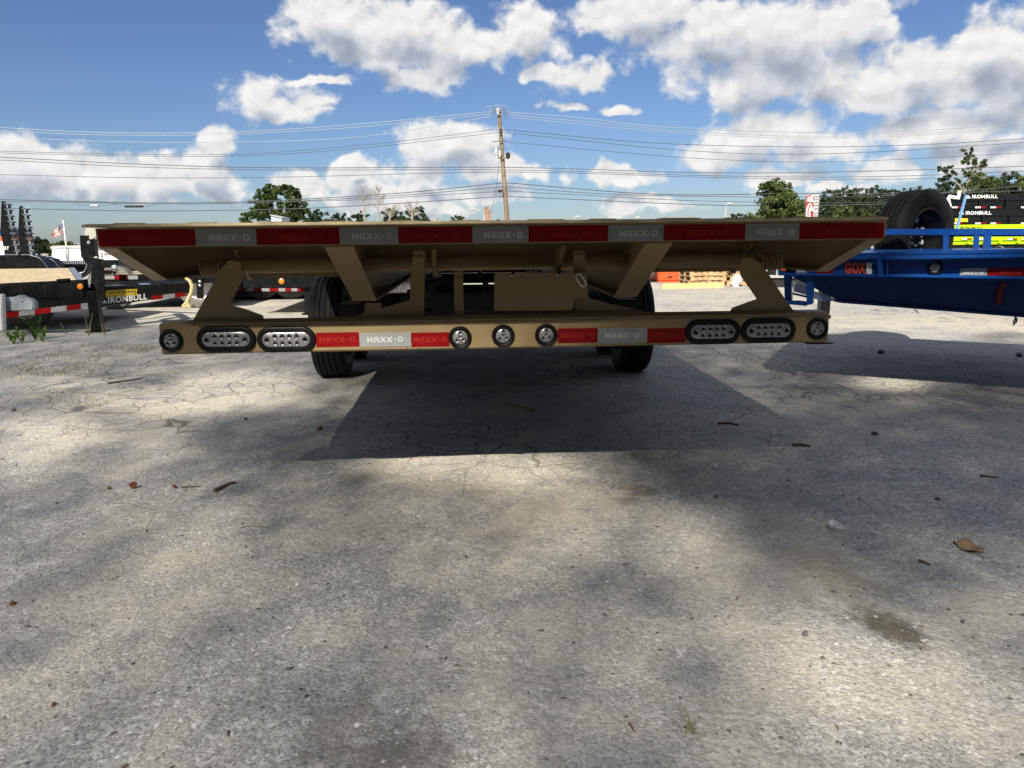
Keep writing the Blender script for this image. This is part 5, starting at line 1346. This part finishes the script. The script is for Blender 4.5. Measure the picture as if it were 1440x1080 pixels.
TR = [
 ('dark tree left of the flag beside the ramps', 52, 334, 17, 60, LEAF_C), ('round dark tree under the striped flag', 68, 345, 16, 62, LEAF_B), ('green tree just right of the flagpole', 88, 341, 16, 64, LEAF_B), ('small green tree by the tan metal roof', 107, 344, 14, 66, LEAF_C),
 ('small tree top at the left foot of the pine', 343, 304, 14, 75, LEAF_B), ('low rounded tree at the right foot of the pine', 447, 296, 28, 85, LEAF_C), ('low dark tree left of the dead trees', 478, 299, 24, 88, LEAF_C), ('small dark tree between pine and dead trees', 506, 297, 22, 86, LEAF_C), ('pale bush before the left dead tree', 503, 307, 15, 70, LEAF_B),
 ('broad dark tree right of the dead trees', 556, 291, 26, 84, LEAF_C), ('dark green tree far right of the dead trees', 586, 293, 28, 86, LEAF_C), ('olive tree before the dark ones by the dead trees', 572, 302, 16, 74, LEAF_B),
 ('small tree left of the brown slab sign', 645, 302, 22, 90, LEAF_C), ('tiny tree between the brown sign and the utility pole', 697, 307, 12, 90, LEAF_C), ('tiny tree top low over the left deck corner', 278, 315, 12, 80, LEAF_C),
 ('low dark hedge-like tree left of the broad green tree', 1040, 299, 20, 95, LEAF_C), ('broad leafy green tree left of the red sign', 1088, 252, 42, 56, LEAF_B), ('second green tree right behind the broad green tree', 1118, 276, 26, 60, LEAF_B),
 ('dark tree directly right of the red sign', 1166, 266, 32, 92, LEAF_C), ('tall dark tree between red sign and spare wheel', 1196, 263, 34, 94, LEAF_C), ('dark tree behind the spare wheel, left side', 1226, 261, 34, 92, LEAF_C), ('dark tree right behind the top of the spare wheel', 1256, 265, 32, 94, LEAF_C), ('low light green tree before the dark trees by the red sign', 1187, 289, 26, 70, LEAF_B), ('small green bush tree left of the spare wheel', 1219, 296, 12, 68, LEAF_B), ('dark low tree over the spare wheel', 1292, 262, 34, 96, LEAF_C), ('low dark tree between spare wheel and tall wispy tree', 1316, 266, 30, 96, LEAF_C),
 ('rounded dark tree left of the tall wispy tree', 1334, 232, 30, 70, LEAF_C), ('green tree right of the tall wispy tree', 1392, 247, 36, 72, LEAF_B), ('dark tree near the right edge behind the dump bodies', 1426, 244, 36, 74, LEAF_C), ('tree cut by the right edge behind the dump bodies', 1456, 240, 36, 72, LEAF_B),
]
TR += [('dark back-row tree just right of the red sign', 1180, 269, 34, 108, LEAF_C), ('dark back-row tree above the far end of the tan deck', 1210, 266, 34, 108, LEAF_C), ('dark back-row tree meeting the left of the spare wheel', 1240, 267, 34, 108, LEAF_C),
       ('dark back-row tree behind the spare wheel crown', 1274, 266, 34, 108, LEAF_C), ('dark back-row tree left of the wispy tree', 1318, 258, 34, 88, LEAF_C), ('dark back-row tree behind the wispy tree', 1360, 254, 38, 88, LEAF_C), ('dark back-row tree above the white lettering of the dump stack', 1405, 253, 38, 88, LEAF_C)]
for a in TR: tree(*a, n=int(2900*max(1, (a[3]/22)**2)) if a[3] < 38 else 9000, leaf=(.17 if a[3] < 30 else .16), trunk_from=.12)
# wispy tall tree on the right
wt = thing('wispy_tree', 'tall wispy tree with pale forked stems above the dump bodies', 'tree', (at(1360, 320, 60).x, 60, 0), 'trees beyond the lot')
Lb = [lobepx(*a, 60) for a in ((1360, 212, 7, 7), (1366, 225, 10, 8), (1378, 230, 9, 7), (1356, 226, 6, 6), (1372, 243, 12, 9), (1358, 243, 8, 7), (1382, 250, 8, 8), (1365, 258, 10, 7), (1350, 262, 8, 6))]
leaf_cloud(lobe_points(Lb, 2600, 15), .12, LEAF_B, 'crown', wt, 16)
b = MB()
gx = at(1355, 320, 60).x
b.tube([(gx, 60, 0), at(1356, 275, 60), at(1350, 262, 59.9), at(1340, 250, 59.9)], [.14, .11, .07, .03], 7)
b.tube([at(1356, 272, 60), at(1362, 255, 60), at(1370, 235, 60), at(1364, 214, 60)], [.09, .07, .05, .02], 7)
b.tube([at(1356, 270, 60), at(1353, 255, 60), at(1354, 240, 60)], [.06, .045, .02], 6)
b.tube([at(1368, 242, 60), at(1378, 232, 60), at(1383, 228, 60)], [.04, .03, .015], 6)
b.build('trunk', DEADW, wt, smooth=True)
# bare trees
def bare(lbl, px, ytop, D, seed):
    t = thing('bare_tree', lbl, 'tree', (at(px, 320, D).x, D, 0), 'bare trees beyond the trailer')
    rs = random.Random(seed); b = MB(); br = MB()
    p0 = Vector((at(px, 320, D).x, D, 0)); top = at(px, ytop, D)
    mid = at(px+rs.uniform(-2, 2), (ytop+312)/2+4, D)
    b.tube([p0, at(px, 312, D), mid, top], [.14, .11, .07, .02], 7); b.build('trunk', DEADW, t, smooth=True)
    for i in range(16):
        f = rs.uniform(.25, .95); q = at(px, 312, D).lerp(top, f); sd_ = rs.choice((-1, 1)); L = (1-f)*1.6+.35
        e = q+Vector((sd_*L*rs.uniform(.35, .8), rs.uniform(-.4, .4), L*rs.uniform(.6, 1.0)))
        br.tube([q, q.lerp(e, .5)+Vector((sd_*.08, 0, -.03)), e], .03, 5, r1=.012)
        for k in range(3):
            q2 = q.lerp(e, rs.uniform(.3, .9)); br.tube([q2, q2+Vector((rs.uniform(-.35, .35), rs.uniform(-.2, .2), rs.uniform(.15, .45)))], .015, 4, r1=.008)
    br.build('branches', DEADW, t, smooth=True)
bare('left slim bare grey tree against the clouds', 513, 266, 70, 4)
bare('right bare grey tree, the bushier of the two dead trees', 533, 264, 68, 8)
bare('leaning thin bare stem just right of the dead trees', 548, 296, 66, 12)
bare('grey bare tree before the dark tree by the dead pair', 580, 289, 66, 16)

# trees behind the camera whose crowns shade the lot
LIT = [  # photo-pixel ellipses of the sunlit ground patches: x, y, rx, ry, strength
 (640, 650, 150, 22, 1), (735, 662, 100, 18, .85), (600, 662, 60, 12, .9), (690, 700, 150, 26, .35),
 (335, 548, 95, 28, 1), (250, 572, 70, 14, 1), (60, 610, 80, 24, 1), (20, 650, 60, 20, .8), (180, 560, 60, 12, .8), (330, 660, 40, 8, .6), (60, 540, 60, 10, .7),
 (930, 755, 95, 48, .75), (800, 750, 90, 40, .4), (760, 800, 80, 30, .3),
 (1230, 955, 160, 85, 1), (1330, 1010, 130, 90, 1), (1120, 900, 90, 50, .7), (1400, 1080, 120, 60, 1), (1180, 1060, 90, 40, .9), (960, 900, 120, 60, .2),
 (1255, 537, 60, 12, 1), (1230, 512, 40, 5, .7), (1400, 500, 60, 8, .9), (1300, 490, 60, 5, .9), (600, 790, 90, 40, .25), (330, 860, 160, 70, .2), (120, 900, 120, 60, .2),
]
rs = np.random.RandomState(11)
trunks = [(-5.5, -15.5), (-10.5, -12.0), (-1.2, -17.5), (-8.0, -20.5), (-13.5, -17.0), (2.0, -14.0)]
ODMAX, N = 3.6, 560000
gx_, gy_ = rs.uniform(-9.5, 10.5, N), rs.uniform(-1.5, 9.3, N)
vx, vy, vz = gx_+rs.normal(0, .05, N), gy_+rs.normal(0, .05, N), -CAM_H
dpt = vx*_f.x+vy*_f.y+vz*_f.z
ok = dpt > .15; dpt = np.maximum(dpt, .15)
px = np.where(ok, 720+F*(vx*_r.x+vy*_r.y+vz*_r.z)/dpt, -9999); py = np.where(ok, 540-F*(vx*_u.x+vy*_u.y+vz*_u.z)/dpt, 9999)
def sm(a, b_, x):
    t = np.clip((x-a)/(b_-a), 0, 1); return t*t*(3-2*t)
od = .86+.30*sm(250, 520, px)
od = np.where(px > 0, od+2.1*sm(850, 930, px)*sm(520, 560, py)*(1-sm(670, 840, py)), od)     # deep shade right of the trailer
od = np.where(px > 0, od+1.5*sm(230, 350, px)*(1-sm(500, 600, px))*sm(572, 600, py)*(1-sm(640, 690, py)), od)
od = np.where(px > 0, od+.5*sm(300, 480, px)*(1-sm(480, 620, px))*sm(640, 680, py)*(1-sm(700, 760, py)), od)
od = np.where((px > -2000) & (px < 460) & (py < 545), 1.0, od)
od *= 0.93+0.14*vnoise(gx_+40, gy_+40, 1.1, 31)
od = np.where((px > 1180) & (py > 508) & (py < 575), 1.9, od)
od = np.where((px > 900) & (px < 1185) & (py > 484) & (py < 575), 2.0, od)
edge = np.where(px < 250, 457, np.where(px < 1000, 468, 474+8*np.sin(px*.03)))
od = np.where(ok & (py < edge), 0, od)
od = np.where((px > 1160) & (py > 474) & (py < 508), od*.5, od)
for cx, cy_, rx, ry, st in LIT:
    d = ((px-cx)/rx)**2+((py-cy_)/ry)**2
    od *= 1-st*(1-sm(.45, 1.8, d))
keep = rs.rand(N) < od/ODMAX
gx_, gy_ = gx_[keep], gy_[keep]
hh_ = rs.uniform(11.5, 18.5, len(gx_))
qx, qy = gx_-SUN.x*hh_/-SUN.z, gy_-SUN.y*hh_/-SUN.z
tk = np.argmin([(qx-a)**2+(qy-b_)**2 for a, b_ in trunks], 0)
crowns = [np.stack([qx, qy, hh_], 1)[tk == k] for k in range(len(trunks))]
def screen_points(n, x0, x1, y0, y1, zmax):
    a = np.stack([rs.uniform(x0, x1, n), rs.uniform(y0, y1, n), rs.uniform(.05, 1, n)], 1)
    a[:, 2] *= np.minimum(zmax, np.maximum(.6, (-a[:, 1]+.5)*.80-.6))*(.78+.22*np.sin(a[:, 0]*.9)*np.cos(a[:, 0]*.37+a[:, 1]*.5))
    return a
wp = np.concatenate([screen_points(26000, -24, 20, -15, -4.5, 9.5), screen_points(9000, 7.5, 15, -7, -1, 8)])  # unseen foliage behind and beside the camera, added to dim skylight on the trailer
wr_ = np.stack([rs.uniform(8.5, 15, 9000), rs.uniform(-4, 6.0, 9000), rs.uniform(.05, 6.5, 9000)], 1)
wl_ = np.stack([rs.uniform(-15, -9.5, 9000), rs.uniform(-6, 3.5, 9000), rs.uniform(.05, 4.5, 9000)], 1)
kind(leaf_cloud(np.concatenate([wp, wr_, wl_]), .36, LEAF_E, 'added_leaf_screen', None, 90), 'stuff')
sl = ['tall shade tree behind the camera, nearest the lot edge', 'tall shade tree behind the camera, left of the others', 'tall shade tree directly behind the camera', 'tall shade tree behind the camera in the back row', 'tall shade tree behind the camera at the far left', 'tall shade tree behind the camera, rightmost of the row']
for i, (x, y) in enumerate(trunks):
    if not len(crowns[i]): continue
    t = thing('shade_tree', sl[i], 'tree', (x, y, 0), 'shade trees behind the camera')
    leaf_cloud(crowns[i], .042, LEAF_E, 'crown', t, 70+i)
    b = MB(); b.tube([(x, y, 0), (x+.1, y, 6), (x, y, 10.5)], [.22, .17, .05], 10)
    rr = random.Random(i)
    for k in range(9):
        e = Vector(crowns[i][rr.randrange(len(crowns[i]))]); b.tube([(x, y, 6+k*.5), Vector((x, y, 6+k*.5)).lerp(e, .5)+Vector((0, 0, .6)), e], .035, 5, r1=.008)
    b.build('trunk', BARK, t, smooth=True)

# ------------------------------------------------------------------ small things on the ground
def rock(px, py, size, m, lbl, seed, cat='stone', sq=(1, .8, .7), nm='stone'):
    p = atZ(px, py); z = gh(p.x, p.y)
    import bmesh
    bm = bmesh.new(); bmesh.ops.create_icosphere(bm, subdivisions=2, radius=1)
    rs_ = random.Random(seed); cuts = [(Vector((rs_.uniform(-1, 1), rs_.uniform(-1, 1), rs_.uniform(-.6, 1))).normalized(), rs_.uniform(.45, .75)) for _ in range(9)]
    for v in bm.verts:
        for n_, d in cuts:
            e = v.co.dot(n_)-d
            if e > 0: v.co -= n_*e
        v.co = Vector((v.co.x*sq[0], v.co.y*sq[1], v.co.z*sq[2]))*size*(1+rs_.uniform(-.05, .05))
    mz = min(v.co.z for v in bm.verts)
    me = bpy.data.meshes.new(nm); bm.to_mesh(me); bm.free(); me.materials.append(m)
    o = bpy.data.objects.new(nm, me); o.location = (p.x, p.y, z-mz-size*.12); o.rotation_euler = (0, 0, rs_.uniform(0, 6)); C.objects.link(o)
    return tag(o, lbl, cat, 'loose stones on the asphalt' if cat == 'stone' else None)
rock(1175, 743, .034, STONE, 'largest pale angular stone on the ground right of centre', 21)
rock(560, 1004, .009, STONE, 'small white pebble near the bottom of the picture', 22)
rock(418, 822, .010, STONE, 'small pale pebble in the left middle of the ground', 23)
rock(407, 939, .012, STONED, 'dark flat stone chip low on the left ground', 24, sq=(1, .6, .4))
rock(1173, 832, .012, STONED, 'dark flat pebble below the large pale stone', 25, sq=(1, .6, .4))
rock(1006, 658, .016, STONE, 'grey pebble right of the sunlit band', 26)
rock(1006, 700, .013, STONED, 'dark pebble just below the grey one right of the sunlit band', 27)
rock(466, 665, .018, STONE, 'pale flat stone at the left end of the sunlit band', 28, sq=(1.2, .7, .4))
rock(1222, 735, .008, STONED, 'dark chip right of the largest pale stone', 29, sq=(1.3, .6, .4))
rock(1318, 704, .012, STONED, 'dark pebble above the brown leaf', 30)
rock(1132, 895, .010, STONED, 'dark pebble left of the oily stain', 31)
rock(1353, 874, .009, STONED, 'dark pebble right of the oily stain', 32)
rock(1238, 498, .035, STONED, 'dark stone on the ground before the blue trailer', 33)
rock(346, 590, .016, STONED, 'dark stone in the left shaded lane', 34)
rock(20, 578, .02, STONED, 'dark stone near the left edge of the ground', 35)
rock(75, 992, .007, RUST, 'rusty chip low at the left of the ground', 36)
rock(18, 850, .012, RUST, 'rust brown lump at the left picture edge', 37)
rock(1433, 503, .04, STONED, 'dark lump in the shade of the blue trailer at the right edge', 38)
rock(187, 686, .022, RUST, 'reddish brown chunk of brick in the left middle ground', 39, 'brick chunk', (1, .8, .8), 'brick_chunk')
rock(245, 685, .014, RUST, 'small reddish crumb beside the brick chunk', 40, 'brick chunk', (1.2, .8, .6), 'brick_chunk')
rock(153, 688, .012, RUST, 'reddish crumb left of the brick chunk', 41, 'brick chunk', (1.1, .8, .6), 'brick_chunk')
rock(450, 603, .03, RUST, 'brown curled bark scrap at the edge of the trailer shadow', 42, 'bark scrap', (1.3, .6, .4), 'bark_scrap')
def twig(pts, r, lbl, m=TWIG, cat='twig', nm='twig'):
    P_ = []
    for x, y in pts:
        p = atZ(x, y); P_.append(Vector((p.x, p.y, gh(p.x, p.y)+r*.8)))
    return tag(MB().tube(P_, r, 6, r1=r*.5).build(nm, m, None, smooth=True), lbl, cat, 'fallen twigs' if cat == 'twig' else None)
twig([(302, 691), (313, 686), (322, 681), (332, 679)], .009, 'dark forked twig right of the brick chunk')
twig([(255, 685), (268, 684), (282, 683)], .004, 'thin twig between the brick chunk and forked twig')
twig([(1292, 790), (1300, 792), (1308, 795)], .0055, 'short thick twig left below the brown leaf')
twig([(1115, 627), (1128, 626.5), (1140, 629)], .009, 'dark stick in the shade right of the trailer')
twig([(1225, 611), (1235, 612)], .012, 'short dark stick before the blue trailer shadow')
twig([(1010, 598), (1025, 597), (1040, 600)], .008, 'thin stick in the shade behind the sunlit band')
twig([(705, 566), (720, 569), (735, 572), (752, 577), (748, 580), (738, 577)], .005, 'pale looped straw in the deep shade under the trailer', GRASS)
twig([(338, 742), (355, 739), (372, 740), (380, 739)], .0022, 'pale thin straw on the left ground', GRASS)
twig([(885, 1020), (889, 1027), (893, 1033)], .003, 'rusty screw lying near the bottom of the picture', RUST, 'screw', 'screw')
twig([(1378, 671), (1392, 672), (1404, 673)], .006, 'brown twig at the right above the leaf')
twig([(152, 541), (175, 538), (200, 534)], .008, 'thin dark twig on the far left ground')
twig([(870, 686), (885, 685), (900, 687)], .003, 'thin twig beside the small oily stain', LEAFB)
# brown leaf
lf = thing('dry_leaf', 'curled brown dry leaf lying at the right of the ground', 'leaf', atZ(1362, 775))
b = MB(); n = 12; Vv = []
for i in range(n+1):
    f = i/n; cx = 1341+f*42; cy = 764+f*17
    wv_ = (sin(pi*min(1, f*1.05))**.7)*5.5*(1 if f < .75 else .8)
    for k in range(-2, 3):
        p = atZ(cx-k*wv_*.18, cy+k*wv_*.55); z = gh(p.x, p.y)
        Vv.append((p.x, p.y, z+.004+.010*(abs(k)/2)**2*(1 if k < 0 else .6)+.006*sin(f*9+k)+.007*(f > .75)))
b.add(Vv, [(i*5+k, i*5+k+1, (i+1)*5+k+1, (i+1)*5+k) for i in range(n) for k in range(4)])
lb_ = b.build('blade', LEAFB, lf, smooth=True)
md = lb_.modifiers.new('th', 'SOLIDIFY'); md.thickness = .0012
P_ = [Vector((*atZ(x, y)[:2], .006+gh(*atZ(x, y)[:2]))) for x, y in ((1374, 783), (1380, 783), (1384, 787))]
MB().tube(P_, .002, 5).build('stalk', LEAFB, lf)
rock(1340, 763, .011, STONE, 'pale chip touching the tip of the brown leaf', 50)
# weeds by the black trailers
def weed(px, py, hpx, n, lbl, seed, leafsize, m=LEAF_D):
    p = atZ(px, py); t = thing('weed', lbl, 'weed', p, 'weeds by the black trailers'); rs_ = random.Random(seed)
    H_ = hpx*p.y/1000
    st = MB()
    for k in range(n):
        a = rs_.uniform(0, 6.28); hh = H_*rs_.uniform(.55, 1); e = Vector((p.x+cos(a)*H_*.35, p.y+sin(a)*H_*.3, hh))
        st.tube([p, p.lerp(e, .5)+Vector((0, 0, .05*H_)), e], .006, 5, r1=.003)
        for j in range(8):
            q = p.lerp(e, .3+.1*j); d = Vector((rs_.uniform(-1, 1), rs_.uniform(-1, .3), rs_.uniform(.1, 1))).normalized(); s_ = d.cross(Vector((0, 0, 1))).normalized()
            L = leafsize*rs_.uniform(.45, .85)
            lb = MB(); lb.add([q, q+d*L*.4+s_*L*.28, q+d*L*.8+s_*L*.2, q+d*L, q+d*L*.8-s_*L*.2, q+d*L*.4-s_*L*.28, q+d*L*.5+Vector((0, 0, -.02*L))], [(0, 1, 6), (1, 2, 6), (2, 3, 6), (3, 4, 6), (4, 5, 6), (5, 0, 6)])
            lb.build('leaf', m, t)
    st.build('stem', m, t, smooth=True)
weed(20, 484, 22, 7, 'bright green broad-leaved weed at the left edge', 1, .075)
weed(31, 483, 17, 5, 'smaller green weed just right of the leftmost weed', 2, .055)
weed(50, 478, 30, 8, 'tall green weed in front of the pale wheel', 3, .075, leaf_mat('leaf_weed_dark', (.03, .07, .015), (.06, .12, .03), 9))
weed(60, 481, 24, 5, 'light green weed beside the tall weed', 4, .07)
weed(94, 470, 18, 2, 'thin dry weed left of the black jack leg', 5, .03, GRASS)
weed(125, 472, 34, 2, 'tall thin weed touching the black jack leg', 6, .03, GRASS)
weed(146, 472, 26, 2, 'thin weed right of the black jack leg', 7, .03, GRASS)
# sparse dry grass
def blades(name, areas, n, hmin, hmax, seed):
    rs_ = random.Random(seed); V = []; Fc = []
    for _ in range(n):
        cx, cy_, rx, ry = rs_.choice(areas); a = rs_.uniform(0, 6.28); r_ = sqrt(rs_.random())
        p = atZ(cx+cos(a)*r_*rx, cy_+sin(a)*r_*ry)
        z = gh(p.x, p.y); h = rs_.uniform(hmin, hmax); th = rs_.uniform(0, 6.28); ln = rs_.uniform(.3, 1.3)*h; wd = .0025
        k = len(V); s_ = Vector((-sin(th), cos(th), 0))*wd; d = Vector((cos(th), sin(th), 0))
        q = Vector((p.x, p.y, z))
        V += [q-s_, q+s_, q+d*ln*.45+Vector((0, 0, h*.6))+s_*.7, q+d*ln*.45+Vector((0, 0, h*.6))-s_*.7, q+d*ln+Vector((0, 0, h))]
        Fc += [(k, k+1, k+2, k+3), (k+3, k+2, k+4)]
    b = MB(); b.add(V, Fc); return kind(b.build(name, GRASS), 'stuff')
blades('dry_grass', [(150, 492, 70, 8), (60, 500, 50, 10), (30, 520, 30, 6), (70, 527, 60, 4), (180, 490, 40, 6), (120, 520, 60, 8), (200, 493, 20, 4), (110, 505, 50, 10), (110, 560, 60, 14)], 1100, .008, .03, 9)
blades('grass_tuft', [(150, 488, 25, 3), (25, 535, 12, 4), (135, 503, 8, 2), (70, 528, 14, 3), (970, 1028, 10, 6)], 60, .010, .03, 10)
# loose grit, thousands of small chips
rs = np.random.RandomState(5)
oct_v = np.array([[1, 0, 0], [-1, 0, 0], [0, 1, 0], [0, -1, 0], [0, 0, 1], [0, 0, -.4]], float)
oct_f = np.array([[0, 2, 4], [2, 1, 4], [1, 3, 4], [3, 0, 4], [2, 0, 5], [1, 2, 5], [3, 1, 5], [0, 3, 5]])
def grit_layer(name, n, smin, smax, m, seed, yr=(0.75, 7.0)):
    rs = np.random.RandomState(seed)
    py = rs.uniform(yr[0]**.5, yr[1]**.5, n)**2; px = rs.uniform(-1, 1, n)*(py*.85+.5)+.1
    s = smin*(smax/smin)**(rs.rand(n)**2.5)
    V = oct_v[None]*rs.uniform(.55, 1.2, (n, 6, 1))*s[:, None, None]
    V[:, :, 2] *= .6
    a = rs.uniform(0, 6.28, n); ca, sa = np.cos(a), np.sin(a)
    X = V[:, :, 0]*ca[:, None]-V[:, :, 1]*sa[:, None]+px[:, None]; Y = V[:, :, 0]*sa[:, None]+V[:, :, 1]*ca[:, None]+py[:, None]
    Z = V[:, :, 2]+(gz(px, py)+s*.12)[:, None]
    VV = np.stack([X, Y, Z], -1).reshape(-1, 3)
    FF = (oct_f[None]+6*np.arange(n)[:, None, None]).reshape(-1, 3)
    me = bpy.data.meshes.new(name); me.from_pydata(VV.tolist(), [], FF.tolist()); me.materials.append(m)
    o = kind(bpy.data.objects.new(name, me), 'stuff'); C.objects.link(o)
grit_layer('gravel', 26000, .0012, .008, mat('grit_grey', (.27, .265, .25), .95, var=.3, vscale=30), 1)
grit_layer('gravel', 7000, .002, .011, mat('grit_pale', (.46, .45, .43), .95, var=.2, vscale=30), 2)
grit_layer('gravel', 3000, .002, .009, mat('grit_dark', (.12, .115, .11), .95, var=.3, vscale=30), 3)

# scattered bits of leaf and bark
rs = np.random.RandomState(44); b = MB()
for k in range(260):
    y = .9+6.5*rs.rand()**1.4; x = rs.uniform(-1, 1)*(y*.85+.4)+.1; L = rs.uniform(.005, .016); a = rs.uniform(0, 6.28); z = gh(x, y)+.002
    if 1.5 < rs.rand()*3: pass
    d = Vector((cos(a), sin(a), rs.uniform(-.1, .25)))*L; e = Vector((-sin(a), cos(a), rs.uniform(-.2, .3)))*L*rs.uniform(.18, .4); q = Vector((x, y, z))
    b.add([q-d, q-e+Vector((0, 0, .002)), q+d, q+e+Vector((0, 0, .003))], [(0, 1, 2, 3)])
kind(b.build('leaf_litter', TWIG), 'stuff')
